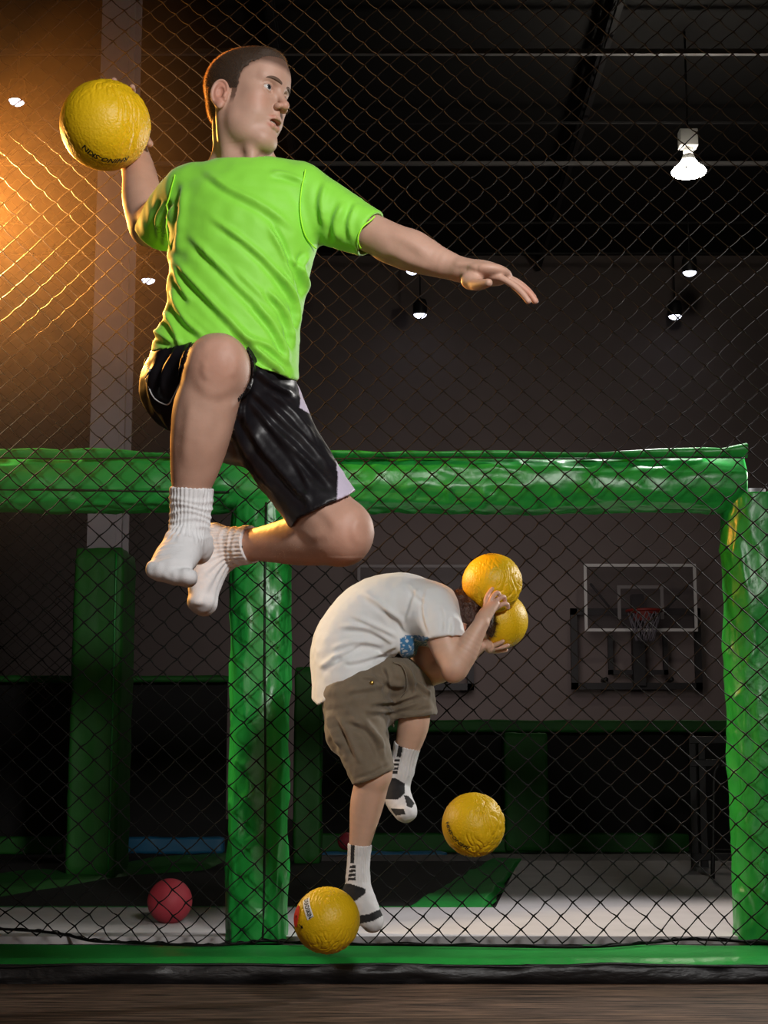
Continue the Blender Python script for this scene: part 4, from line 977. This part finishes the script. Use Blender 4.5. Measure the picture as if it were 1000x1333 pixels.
# leg hair catches the light
mk = (proj(Vb)[1] > 440) & (proj(Vb)[1] < 740)
Nb = normals(Vb, Qb); W, Tq = blades(Vb, Nb, 9000, .0055, .00012, np.array([0, 0, -.7]), mk, 5)
M['leg_hair'] = mat('fair leg hair', (.50, .33, .17), .5)
link('leg_hair', W, Tq, M['leg_hair'], thr, smooth=False, kind='stuff')
# ---- jersey
def jersey_ops():
    o = [loft([A(320, 250), A(318, 274), A(317, 310), A(309, 365), A(303, 415), A(292, 462), A(289, 500)], r_([70, 96, 98, 91, 89, 95, 99]), r_([44, 58, 64, 60, 60, 64, 66]), k=0)]
    o += [cone(A(258, 248, .02), A(388, 250, .0), r_(33), r_(35), .03)]
    o += [loft([A(285, 235, .02), A(322, 234, .02), A(362, 232, .02)], r_([18, 25, 20]), r_([40, 44, 40]), u=(0, 0, 1), k=.03)]
    o += [loft([A(392, 254, .0), A(430, 280, -.01), A(468, 298, -.03), A(500, 314, -.045)], r_([40, 40, 33, 31]), k=.02)]
    o += [loft([A(248, 252, .02), A(226, 276, .09), A(206, 306, .17), A(196, 322, .22)], r_([38, 37, 34, 34]), k=.02)]
    return o
jo = jersey_ops()
d1 = nv(A(484, 306, -.04) - A(440, 285, -.015)); p1 = A(482, 306, -.037)
d2 = nv(nv(A(206, 306, .17) - A(232, 268, .07)) + np.array([-.0, 0, -.35])); p2 = A(206, 309, .165)
def cut_local(pt, nr, c, rad):
    """half space cut that only acts near c"""
    pt = np.asarray(pt); nr = nv(nr); c = np.asarray(c)
    return region(lambda p: np.where(np.linalg.norm(p - c, axis=1) < rad, (p - pt) @ nr, -.5))
hem_x = [170, 196, 230, 258, 300, 340, 385, 420]; hem_y = [452, 459, 452, 446, 458, 480, 494, 500]
def hem(p):
    px, py = proj(p); return (py - np.interp(px, hem_x, hem_y) - 2.5 * vnoise(p * 16)) / SM
cav = [loft([A(430, 280, -.01), A(468, 298, -.03), A(520, 322, -.05)], r_([33, 28, 27.5]), k=0, mode='sub'), loft([A(226, 280, .09), A(206, 306, .17), A(186, 338, .26)], r_([31, 29, 29]), k=0, mode='sub'),
       loft([A(296, 420), A(289, 500), A(286, 560)], r_([80, 88, 92]), r_([52, 58, 60]), k=0, mode='sub')]
col_c = cone(A(320, 226, .025), A(323, 180, .0), r_(36.5), r_(44), 0.002, 'sub')
Vx, Qx = mesh_sdf(jo + [cut_local(p1 + d1 * 0, d1, p1, .16), cut_local(p2, d2, p2, .13), region(hem)] + cav + [col_c], .0038)
Nx = normals(Vx, Qx)
FL = [([(224, 335), (262, 378), (305, 424), (352, 468)], 5, .0075), ([(243, 303), (285, 346), (332, 392), (378, 440)], 5, .0060), ([(272, 281), (318, 314), (356, 350), (386, 395)], 4.5, .0055),
      ([(262, 220), (298, 245), (345, 270), (385, 300)], 5, .005), ([(352, 288), (366, 312), (380, 345), (392, 385)], 3.8, -.008), ([(222, 375), (240, 415), (268, 440)], 5, .007), ([(214, 405), (228, 432), (236, 452)], 4, .007),
      ([(300, 425), (340, 462), (372, 486)], 5, .008), ([(330, 395), (360, 432), (376, 470)], 4, .008), ([(345, 375), (372, 410), (383, 455)], 4, .0085), ([(360, 350), (384, 392), (388, 430)], 4, .008), ([(372, 330), (395, 360), (398, 392)], 4, .007),
      ([(300, 345), (340, 385), (372, 420)], 5, .004), ([(240, 235), (236, 280), (230, 330)], 6, .006), ([(350, 225), (372, 228), (398, 236)], 3.5, .004), ([(425, 235), (418, 265), (424, 300)], 5, .005), ([(448, 262), (436, 290), (440, 315)], 5, .005), ([(465, 262), (455, 290), (458, 315)], 4, .004),
      ([(402, 330), (392, 350), (396, 375)], 4, .006), ([(215, 262), (205, 285), (208, 315)], 3.5, .006), ([(228, 262), (216, 292), (214, 322)], 3.5, .006), ([(320, 440), (350, 452), (380, 478)], 4, .006), ([(200, 430), (215, 440), (232, 448)], 4, .006), ([(222, 340), (236, 372), (250, 395)], 4, .005)]
rs = np.random.RandomState(4)
disp = np.clip(1.5 * folds(Vx, Nx, FL), -.008, .016)
dg = np.stack([(Vx[:, 0] + Vx[:, 2]) * 22, (Vx[:, 0] - Vx[:, 2]) * 5, Vx[:, 1] * 8], 1)
disp += .0028 * (1 - np.abs(vnoise(dg)) * 2) * np.clip(1.2 - (Vx[:, 2] - A(300, 460)[2]) / .30, .2, 1) + .0018 * vnoise(Vx * 38)
jr = link('jersey', relax(Vx + Nx * disp[:, None], Qx, 2), Qx, M['neon'], thr)
def on_cloth(pts, V, N, lift=.0012, yaway=True):
    """put traced points on the near side of a cloth mesh"""
    px, py = proj(V); ok = N[:, 1] < .25 if yaway else np.ones(len(V), bool); out = []
    for (a, b) in smooth_path([(q[0], q[1], 0) for q in pts], 10 * len(pts))[:, :2]:
        d = np.where(ok, np.hypot(px - a, py - b), 1e9); i = np.argsort(d)[:24]; i = i[d[i] < d[i[0]] + 4]; j = i[np.argmin(V[i, 1])]
        q = P(a, b, V[j, 1]); out.append(q + np.array([0, -lift, 0]))
    return np.array(out)
Vj = Vx + Nx * disp[:, None]
for pts in [[(398, 222), (393, 245), (391, 275), (397, 305), (412, 326)], [(488, 283), (472, 296), (466, 312), (470, 325)], [(228, 228), (221, 255), (217, 290), (222, 326)]]:
    pp = on_cloth(pts, Vj, Nx); pp[:, 1] = np.convolve(np.pad(pp[:, 1], 8, 'edge'), np.ones(17) / 17, 'valid') - .0015; link('seam', *tube(pp, .0018, 5), M['neon_seam'], jr)
# ---- shorts
def shorts_ops(off=0):
    o = [loft([A(288, 452), A(286, 490, .01), A(288, 520, .03)], r_([88, 94, 84]) + off, r_([62, 68, 70]) + off, k=0)]
    o += [loft([A(232, 500, .16), A(240, 500, .08), A(264, 490, -.02), A(284, 482, -.12)], r_([52, 56, 51, 46]) + off, k=.02)]
    o += [ell(A(234, 512, .13), r_([44, 54, 52]) + off, k=.03), ell(A(303, 545, .07), r_([44, 60, 60]) + off, k=.04), ell(A(322, 496, -.02), r_([24, 28, 38]) + off, k=.03)]
    o += [loft([A(330, 515, .09), A(364, 580, .05), A(398, 630, .02), A(429, 676, -.02)], r_([60, 53, 49.5, 48]) + off, k=.03)]
    return o
kd = nv(A(284, 482, -.12) - A(262, 492, .0)); kd = nv(kd + np.array([0, 0, .0])); td = nv(A(430, 676, -.02) - A(395, 610, .02))
def hem2(p):
    px, py = proj(p); far = np.interp(px, [380, 388, 425, 462, 475], [687, 676, 656, 640, 634]); return (py - far - 2 * vnoise(p * 22)) / SM
def waist(p):
    px, py = proj(p); return (np.interp(px, [160, 205, 235, 265, 320, 400], [456, 455, 449, 440, 445, 465]) - py) / SM
def hem1(p):
    # opening around the raised knee, slanted
    px, py = proj(p); e = np.interp(py, [430, 445, 470, 500, 530, 570, 600], [262, 250, 238, 232, 226, 224, 300])
    front = p[:, 1] < SY + .02; return np.where(front & (py < 585) & (px < np.interp(py, [430, 450, 480, 520, 560, 600], [290, 306, 313, 298, 288, 275])), (px - e - 3 * vnoise(p * 20)) / SM, -.5)
sops = shorts_ops() + [region(hem2), region(waist), region(hem1)] + [loft([A(262, 490, .0), A(284, 480, -.14), A(300, 470, -.25)], r_([43, 42, 43]), k=0, mode='sub'), loft([A(416, 652, .0), A(430, 676, -.02), A(456, 720, -.05)], r_([40, 42.5, 43]), k=0, mode='sub')]
Vx, Qx = keep_big(*mesh_sdf(sops, .0038)); Nx = normals(Vx, Qx)
SL = [([(318, 498), (350, 530), (395, 572), (428, 608)], 4.5, .007), ([(322, 515), (352, 555), (398, 600), (436, 640)], 4.5, .008), ([(310, 525), (335, 575), (372, 620), (415, 668)], 5, .008), ([(300, 545), (325, 600), (365, 650)], 6, .006), ([(330, 478), (355, 500), (388, 515)], 5, .008),
      ([(345, 505), (385, 540), (415, 580)], 3.5, .006), ([(205, 470), (195, 500), (205, 540)], 5, .006), ([(235, 450), (215, 480), (210, 520)], 5, .007), ([(250, 448), (238, 470), (232, 505)], 4, .007), ([(395, 640), (402, 655), (396, 672)], 4, .006), ([(350, 560), (385, 600), (405, 640)], 4, .006), ([(318, 500), (308, 525), (312, 550)], 4, .008), ([(325, 505), (318, 530), (318, 560)], 3, .006)]
pxs, pys = proj(Vx); nh = np.clip((np.interp(pxs, [380, 388, 425, 462, 475], [687, 676, 656, 640, 634]) - pys) / 25, .1, 1); disp = nh * np.clip(folds(Vx, Nx, SL), -.0055, .012) + .0020 * vnoise(Vx * 24) + .0010 * vnoise(Vx * 60)
px, py = proj(Vx); col = np.ones((len(Vx), 3))
white = inpoly(px, py, [(437, 592), (448, 610), (475, 650), (438, 662), (440, 625)]) | inpoly(px, py, [(384, 488), (405, 488), (405, 540), (390, 531), (392, 518), (388, 502)])
col[white] = (60, 60, 60)
so = link('shorts', relax(Vx + Nx * disp[:, None], Qx, 2), Qx, M['satin'], thr, col=col)
pp = on_cloth([(190, 467), (189, 476), (195, 482), (190, 492), (194, 504), (198, 514), (205, 522), (218, 527), (225, 518), (234, 500), (241, 484)], Vx, Nx, .003)
link('piping', *tube(pp, .0016, 6), M['piping'], so)
# ---- socks
def rib(V, ax, per=.006):
    return V
def sock(ops, name, ribf, swoosh=None):
    Vx, Qx = mesh_sdf(ops, .0026); Nx = normals(Vx, Qx); d = ribf(Vx)
    px, py = proj(Vx); o = link(name, Vx + Nx * d[:, None], Qx, M['sock'], thr, col=np.ones((len(Vx), 3)) * 1.0); return o, Vx, Nx
def ribs(a, b, amp=.0016, n=30, scr=()):
    a = np.asarray(a); ab = nv(np.asarray(b) - a); L = np.linalg.norm(np.asarray(b) - a); u = nv(np.cross(ab, [.2, 1, .1])); v = np.cross(ab, u)
    def f(p):
        q = p - a; t = (q @ ab) / L; an = np.arctan2(q @ v, q @ u); m = np.clip((t - .03) * 12, 0, 1) * np.clip((1.15 - t) * 5, 0, 1)
        out = amp * np.sin(an * n) * m
        for (c, w_, am) in scr: out = out + am * np.exp(-((t - c + .04 * np.sin(an * 2 + c * 9)) / w_) ** 2)
        return out + .0012 * vnoise(p * 70)
    return f
f1 = man_foot(.0042); f2 = f1[8:]; f1 = f1[:8]
s1 = f1[:7] + [loft([A(250, 626, -.063), A(249, 655, -.055), A(247, 684, -.045)], r_([27.5, 25, 23.5]) + .001, k=.006)]
tp = A(250, 635, -.062)
o1, V1, N1 = sock(s1 + [plane(tp, nv(A(250, 626, -.063) - A(247, 684, -.045)), 0)], 'sock', ribs(A(250, 632, -.06), A(245, 700, -.05), scr=((.30, .035, .002), (.42, .03, .003), (.55, .03, .0028), (.68, .035, .0025), (.82, .04, .0025), (1.0, .05, .002))))
s2 = man_foot(.0042)[7:] + [loft([A(333, 708, .15), A(318, 710, .17), A(304, 712, .19)], r_([25, 24, 24]) + .001, k=.006)]
tp = A(329, 709, .158); dn = nv(A(333, 708, .15) - A(304, 712, .19))
o2, V2_, N2 = sock(s2 + [plane(tp, dn, 0)], 'sock', ribs(A(330, 709, .16), A(282, 712, .21), scr=((.25, .05, .0018), (.45, .04, .0022), (.65, .05, .0022))))
def swoosh(c, sz, ang, V, N, parent):
    pts = [(-1, -.05), (-.75, -.42), (-.35, -.38), (1, .5), (-.3, -.02), (-.62, -.05), (-.72, .25)]
    ca, sa = math.cos(ang), math.sin(ang); px = [(c[0] + sz * (x * ca - y * sa), c[1] - sz * (x * sa + y * ca)) for x, y in pts]
    pv, qv = proj(V); d = np.hypot(pv - c[0], qv - c[1]); i = np.where(d < 5)[0]; yy = V[i, 1].min()
    W = []
    for a, b in px:
        d = np.hypot(pv - a, qv - b) + np.where(N[:, 1] < .3, 0, 99); j = np.argmin(d); W.append(P(a, b, V[j, 1] - .002))
    W = np.array(W); n = len(W); W2 = W + np.array([0, .003, 0])
    link('logo', np.vstack([W, W2]), [tuple(range(n)), tuple(range(n, 2 * n))[::-1]] + [(k, k + n, (k + 1) % n + n, (k + 1) % n) for k in range(n)], M['ink'], parent, smooth=False)
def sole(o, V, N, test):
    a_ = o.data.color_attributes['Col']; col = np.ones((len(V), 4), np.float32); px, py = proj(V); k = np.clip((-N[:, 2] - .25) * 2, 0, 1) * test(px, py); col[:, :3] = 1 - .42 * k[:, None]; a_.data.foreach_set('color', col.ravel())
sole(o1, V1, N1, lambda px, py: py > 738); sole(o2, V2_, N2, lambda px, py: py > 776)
swoosh((231, 655), 6.5, -.15, V1, N1, o1)
swoosh((321, 716), 9, -1.1, V2_, N2, o2)
# ================================================================ THE DODGING BOY
SB = 367.0
def Bp(px, py, dy=0.0): return P(px, py, BY + dy)
def rb(v): return np.asarray(v, float) / SB
boy = empty('person', tuple(Bp(487, 1210, 0)), 'bent-over boy in white tee and khaki shorts hiding behind two yellow balls', 'person')
bf = nv((.72, .25, -.62)); BU = nv((.66, .0, .75)); BM = head_matrix(bf, BU); BO = Bp(602, 815, .02)
bh = head_parts(BO, BM, .93, False)
def boy_foot(off, near):
    if near: return [loft([Bp(466, 1138, .0), Bp(467, 1158, .0), Bp(474, 1178, -.01), Bp(483, 1196, -.02)], rb([12.5, 15, 15.5, 13.5]) + off, rb([13, 16, 17, 16]) + off, u=(1, 0, .5), k=.01), ell(Bp(460, 1163, .01), rb([12.5, 13, 12]) + off, k=.015), ell(Bp(486, 1201, -.02), rb([10, 15, 8.5]) + off, k=.012)]
    return [loft([Bp(523, 1002, .09), Bp(517, 1022, .10), Bp(519, 1040, .08), Bp(527, 1054, .06)], rb([14, 15, 16, 14]) + off, rb([15, 17, 17, 15]) + off, u=(1, 0, .4), k=.01), ell(Bp(515, 1024, .115), rb([13, 13, 15]) + off, k=.015), ell(Bp(529, 1058, .04), rb([11.5, 14, 9.5]) + off, k=.012)]
def boy_body():
    o = [loft([Bp(470, 895), Bp(452, 850), Bp(475, 805), Bp(520, 788), Bp(560, 802)], rb([52, 48, 50, 56, 56]), rb([38, 36, 36, 34, 30]), u=(0, 1, 0), k=0)]
    o += [loft([Bp(560, 800), Bp(585, 808, .01), BO + (-.01, 0, -.0)], rb([26, 21, 24]), k=.02)]
    # near arm
    S, El, Wr = Bp(570, 806, -.15), Bp(592, 868, -.19), Bp(627, 811, -.20)
    o += [loft([Bp(556, 795, -.10), S, Bp(580, 838, -.17), El], rb([24, 24, 20.5, 17.5]), k=.02), loft([El, Bp(604, 851, -.195), Bp(616, 830, -.20), Wr], rb([17, 16.5, 12.5, 9.5]), k=.01), ell(Bp(590, 878, -.185), rb([12, 12, 10]), k=.015)]
    c, R = BALL_U
    hk = Bp(637, 792, -.165)
    o += [loft([Wr, Bp(631, 801, -.185), hk], rb([10, 14, 14.5]), rb([8, 7.5, 7]), u=(.85, 0, .5), k=.008)]
    F_ = [[(632, 789, -.165), (633, 780, -.155), (636, 773, -.142), (641, 766.5, -.128)], [(637, 787, -.168), (642, 776, -.160), (648, 771.5, -.150), (651.5, 777, -.132)],
          [(642, 789, -.165), (650, 779, -.158), (656, 777, -.145), (657.5, 783, -.128)], [(644, 793, -.160), (653, 787, -.155), (660, 786.5, -.142), (661.5, 791, -.130)]]
    for f in F_: o += [finger([Bp(*q) for q in f], .0088, .0072, .003)]
    # far arm
    S, El, Wr = Bp(560, 812, .14), Bp(556, 878, .09), Bp(612, 852, .03)
    o += [loft([S, Bp(552, 845, .12), El], rb([22, 19, 16.5]), k=.02), loft([El, Bp(580, 872, .06), Wr], rb([16, 14, 10]), k=.01)]
    c, R = BALL_D
    pa = nv(Bp(628, 850, .10) - c); 
    def w2(p0, p1, n=4, lift=.008):
        a = nv(p0 - c); b = nv(p1 - c); om = math.acos(np.clip(a @ b, -1, 1)); return [c + (math.sin((1 - t) * om) * a + math.sin(t * om) * b) / math.sin(om) * (R + lift) for t in np.linspace(0, 1, n)]
    o += [loft([Wr, c + nv(Bp(626, 846, .04) - c) * (R + .014), c + nv(Bp(636, 850, .06) - c) * (R + .013)], rb([10, 12, 12]), rb([9, 7, 7]), u=(.2, 1, 0), k=.01)]
    for (a, b) in [((641, 852, .03), (658, 850, -.01)), ((642, 850, .06), (664, 848, .04)), ((640, 850, .09), (660, 850, .09)), ((636, 850, .11), (650, 850, .14))]: o += [finger(w2(Bp(*a), Bp(*b)), .0088, .007)]
    # near leg
    o += [loft([Bp(465, 905, -.06), Bp(470, 950, -.075), Bp(487, 1000, -.09)], rb([34, 30, 23]), k=.03), ell(Bp(489, 1008, -.10), rb([18, 18, 20]), k=.02)]
    o += [loft([Bp(486, 1012, -.085), Bp(478, 1045, -.05), Bp(471, 1085, -.02), Bp(466, 1115, .0), Bp(466, 1140, .0)], rb([21, 21, 15.5, 12, 12]), k=.015)]
    o += boy_foot(0, True)
    # far leg
    o += [loft([Bp(485, 890, .08), Bp(515, 900, .05), Bp(542, 915, .0)], rb([26, 20, 17]), k=.015), loft([Bp(542, 918, .0), Bp(538, 945, .03), Bp(529, 980, .07), Bp(523, 1004, .09)], rb([18, 20, 15, 13]), k=.012)]
    o += boy_foot(0, False)
    return o
Vb2, Qb2 = mesh_sdf(boy_body() + bh['skin'], .0029)
pxb, pyb = proj(Vb2); lm = np.clip((pyb - 925) / 10, 0, 1)[:, None]; Vb2 = Vb2 * (1 - lm) + relax(Vb2, Qb2, 16) * lm
cb2 = head_color(Vb2, bh, (1, 1, 1)); far_h = np.linalg.norm(Vb2 - BO, axis=1) > .16; cb2[far_h] = 1
tint(Vb2, cb2, Bp(590, 885, -.2), .06, (1.1, .75, .66), .6); tint(Vb2, cb2, Bp(652, 780, -.15), .05, (1.05, .8, .75), .5)
link('body', Vb2, Qb2, M['skin_boy'], boy, col=cb2)
eyes(bh, boy, (1, 0, 0))
Vx, Qx = mesh_sdf(bh['hair'], .0035); Nx = normals(Vx, Qx)
dh = .004 * (1 - 2 * np.abs(vnoise(Vx * [60, 60, 25]))) + .002 * vnoise(Vx * 130)
hb = link('hair', Vx + Nx * dh[:, None], Qx, M['hair_boy'], boy)
W, Tq = blades(Vx + Nx * dh[:, None], Nx, 5000, .016, .0005, np.array([.5, -.1, -.4]), seed=8)
link('strands', W, Tq, M['hair_boy'], hb, smooth=False, kind='stuff')
# ---- tee
to = [loft([Bp(461, 925), Bp(457, 885), Bp(455, 842), Bp(482, 803), Bp(522, 790), Bp(556, 800)], rb([60, 62, 60, 62, 66, 68]), rb([52, 50, 48, 46, 43, 39]), u=(0, 1, 0), k=0),
      loft([Bp(560, 800, -.1), Bp(560, 796, 0), Bp(560, 800, .1)], rb([35, 38, 35]), k=.03),
      loft([Bp(560, 796, -.11), Bp(572, 812, -.155), Bp(582, 845, -.175)], rb([33, 28.5, 25.5]), k=.02), loft([Bp(562, 800, .11), Bp(554, 838, .14)], rb([30, 26]), k=.02)]
# loose front of the tee hanging under the chest
to += [loft([Bp(500, 822, -.06), Bp(520, 838, -.05), Bp(533, 846, -.02)], rb([30, 32, 30]), rb([26, 20, 10]), u=(0, 1, 0), k=.03)]
def bhem(p):
    px, py = proj(p); e = np.interp(px, [400, 414, 440, 480, 505, 520, 524, 560], [902, 918, 905, 883, 866, 848, 868, 880]); return (py - e - .4 * vnoise(p * 9)) / SB
sp = Bp(581, 834, -.17); sd_ = nv(Bp(582, 845, -.175) - Bp(575, 815, -.16)) + np.array([-.12, 0, 0]); fp = Bp(554, 838, .14)
Vx, Qx = mesh_sdf(to + [cut_local(sp, sd_, sp, .10), region(lambda p: np.where((proj(p)[0] < 545), bhem(p), -.5)), region(lambda p: np.where((proj(p)[0] >= 520) & (p[:, 1] > BY - .09), ((p - Bp(535, 862)) @ nv((.25, 0, -1))), -.5)),
    loft([Bp(560, 800), Bp(590, 808, .01), Bp(640, 812)], rb([26, 25, 30]), k=.002, mode='sub'), loft([Bp(577, 826, -.16), Bp(590, 868, -.19)], rb([21, 21]), k=0, mode='sub'), loft([Bp(460, 895), Bp(462, 960)], rb([58, 60]), rb([43, 46]), u=(0, 1, 0), k=0, mode='sub')], .0042)
Nx = normals(Vx, Qx)
BL = [([(556, 765), (552, 795), (560, 826)], 2.5, .004), ([(545, 765), (535, 790), (528, 812)], 3, .004), ([(500, 790), (520, 805), (530, 825)], 3.5, .006), ([(440, 815), (480, 818), (515, 838)], 4, .007), ([(455, 800), (490, 815), (520, 830)], 3.5, .006), ([(430, 845), (465, 835), (500, 840)], 4, .007),
      ([(432, 858), (450, 848), (475, 835)], 3, .006), ([(470, 770), (500, 790), (520, 812)], 4, .005), ([(485, 855), (500, 848), (515, 840)], 3, .007), ([(448, 862), (465, 860), (500, 850)], 3, .005), ([(575, 785), (580, 805), (578, 826)], 2.5, .003), ([(415, 870), (430, 860), (440, 850)], 4, .005), ([(588, 800), (590, 815), (588, 832)], 3, .004), ([(530, 758), (545, 775), (560, 785)], 3, .004)]
disp = np.clip(1.4 * folds(Vx, Nx, BL), -.008, .014) + .003 * vnoise(Vx * 16) + .0014 * vnoise(Vx * 45)
px, py = proj(Vx); col = np.ones((len(Vx), 3)); pm = inpoly(px, py, [(521, 832), (530, 826), (549, 828), (560, 830), (548, 856), (528, 875), (521, 850)]) & (Vx[:, 1] < BY + .05)
nn = vnoise(Vx * 150); col[pm] = (.05, .22, .45); col[pm & (nn > .35)] = (.75, .8, .85)
link('tee_shirt', relax(Vx + Nx * disp[:, None], Qx, 1), Qx, M['tee'], boy, col=col)
# ---- khaki shorts
ko = [loft([Bp(462, 868), Bp(463, 900), Bp(468, 925)], rb([60, 64, 60]), rb([46, 45, 42]), u=(0, 1, 0), k=0),
      loft([Bp(462, 905, -.07), Bp(466, 945, -.08), Bp(478, 985, -.09), Bp(490, 1022, -.10)], rb([42, 37, 31, 27]), k=.02),
      loft([Bp(488, 888, .06), Bp(515, 893, .045), Bp(535, 905, .02), Bp(540, 945, .015)], rb([42, 37, 31, 27]), k=.03),
      ell(Bp(515, 880, -.02), rb([30, 40, 26]), k=.03), ell(Bp(445, 950, -.05), rb([22, 25, 30]), k=.02)]
def kh(p):
    px, py = proj(p); near = (px < 513) | (py > 960); a = (py - np.interp(px, [450, 463, 487, 510, 520], [1026, 1021, 1014, 1002, 998])) / SB; b = (py - np.interp(px, [500, 517, 562, 580], [937, 937, 930, 928])) / SB
    return np.where(near, a, b)
def kw(p):
    px, py = proj(p); return (np.interp(px, [400, 420, 460, 500, 518, 525, 570], [900, 895, 880, 860, 838, 845, 880]) - py) / SB
Vx, Qx = mesh_sdf(ko + [region(kh), region(kw), loft([Bp(480, 985, -.09), Bp(492, 1030, -.10)], rb([26, 23]), k=0, mode='sub'), loft([Bp(537, 915, .015), Bp(540, 960, .015)], rb([24, 22]), k=0, mode='sub')], .0042)
Nx = normals(Vx, Qx)
KL = [([(490, 875), (510, 890), (530, 893)], 4, .006), ([(480, 915), (515, 912), (550, 902)], 3.5, .008), ([(475, 925), (510, 925), (548, 912)], 3.5, .006), ([(455, 935), (480, 950), (500, 975)], 4, .007), ([(440, 930), (455, 960), (470, 995)], 4, .006), ([(425, 925), (432, 950), (445, 975)], 4, .006), ([(470, 930), (490, 960), (500, 990)], 4, .007), ([(500, 865), (508, 885), (505, 905)], 3, .006),
      ([(520, 860), (535, 880), (540, 905)], 3, .007), ([(540, 885), (550, 895), (562, 905)], 3, .006), ([(450, 900), (480, 895), (510, 890)], 4, .004), ([(463, 1014), (487, 1006), (511, 993)], 2.2, -.004), ([(516, 926), (540, 926), (563, 921)], 2.2, -.004), ([(470, 880), (490, 885), (500, 900)], 3, .005)]
disp = np.clip(1.7 * folds(Vx, Nx, KL), -.009, .016) + .004 * vnoise(Vx * 22) + .0020 * vnoise(Vx * 50)
ks = link('khaki_shorts', relax(Vx + Nx * disp[:, None], Qx, 1), Qx, M['khaki'], boy)
pp = on_cloth([(484, 889)] * 2, Vx, Nx, 0)[0]
link('rivet', *lathe([(.001, -.008), (.006, -.008), (.0075, -.005), (.0075, .003)], pp + [0, 0, 0], (0, 1, 0), 16), M['brass'], ks)
pp = on_cloth([(512, 862), (524, 868), (530, 885), (528, 900), (520, 910)], Vx, Nx, .001); link('seam', *tube(pp, .002, 5), M['khaki'], ks)
# ---- socks with black panels
def boy_sock(near, top, a, b, blk):
    cuff = [loft([Bp(469, 1094, -.012), Bp(467, 1118, -.0), Bp(466, 1142, 0)], rb([14.5, 13.5, 14]) + .002, k=.006)] if near else [loft([Bp(532, 962, .05), Bp(527, 985, .075), Bp(521, 1006, .09)], rb([16.5, 15.5, 16]) + .003, k=.006)]
    Vx, Qx = mesh_sdf(boy_foot(.004, near) + cuff + [plane(top, nv(np.asarray(a) - np.asarray(b)))], .0028); Nx = normals(Vx, Qx)
    col = np.ones((len(Vx), 3)); px, py = proj(Vx)
    for pl in blk: col[inpoly(px, py, pl)] = (.02, .02, .022)
    d = ribs(a, b, .0009, 26)(Vx); return link('sock', Vx + Nx * d[:, None], Qx, M['sock'], boy, col=col)
boy_sock(True, Bp(468, 1099, -.01), Bp(469, 1094, -.012), Bp(466, 1142, 0), [[(457, 1095), (462, 1095), (461, 1124), (456, 1124)]] + [[(456 - i * .8, 1127 + i * 5.3), (463, 1126 + i * 5.3), (463, 1130 + i * 5.3), (455 - i * .8, 1130.5 + i * 5.3)] for i in range(4)] +
         [[(440, 1151), (455, 1150), (476, 1157), (476, 1163), (464, 1172), (440, 1178)], [(466, 1192), (480, 1190), (496, 1183), (498, 1192), (486, 1199), (466, 1203)]])
boy_sock(False, Bp(529, 969, .055), Bp(531, 962, .05), Bp(521, 1006, .09), [[(521, 960), (527, 960), (522, 986), (516, 985)]] + [[(514 - i * 1.2, 988 + i * 5.2), (521 - i, 988 + i * 5.2), (520 - i, 991.5 + i * 5.2), (513 - i * 1.2, 991.5 + i * 5.2)] for i in range(4)] +
         [[(495, 1013), (515, 1013), (527, 1020), (527, 1033), (518, 1041), (495, 1040)], [(526, 1035), (532, 1036), (540, 1046), (536, 1052), (530, 1050)], [(508, 1052), (526, 1053), (528, 1060), (515, 1062)]])
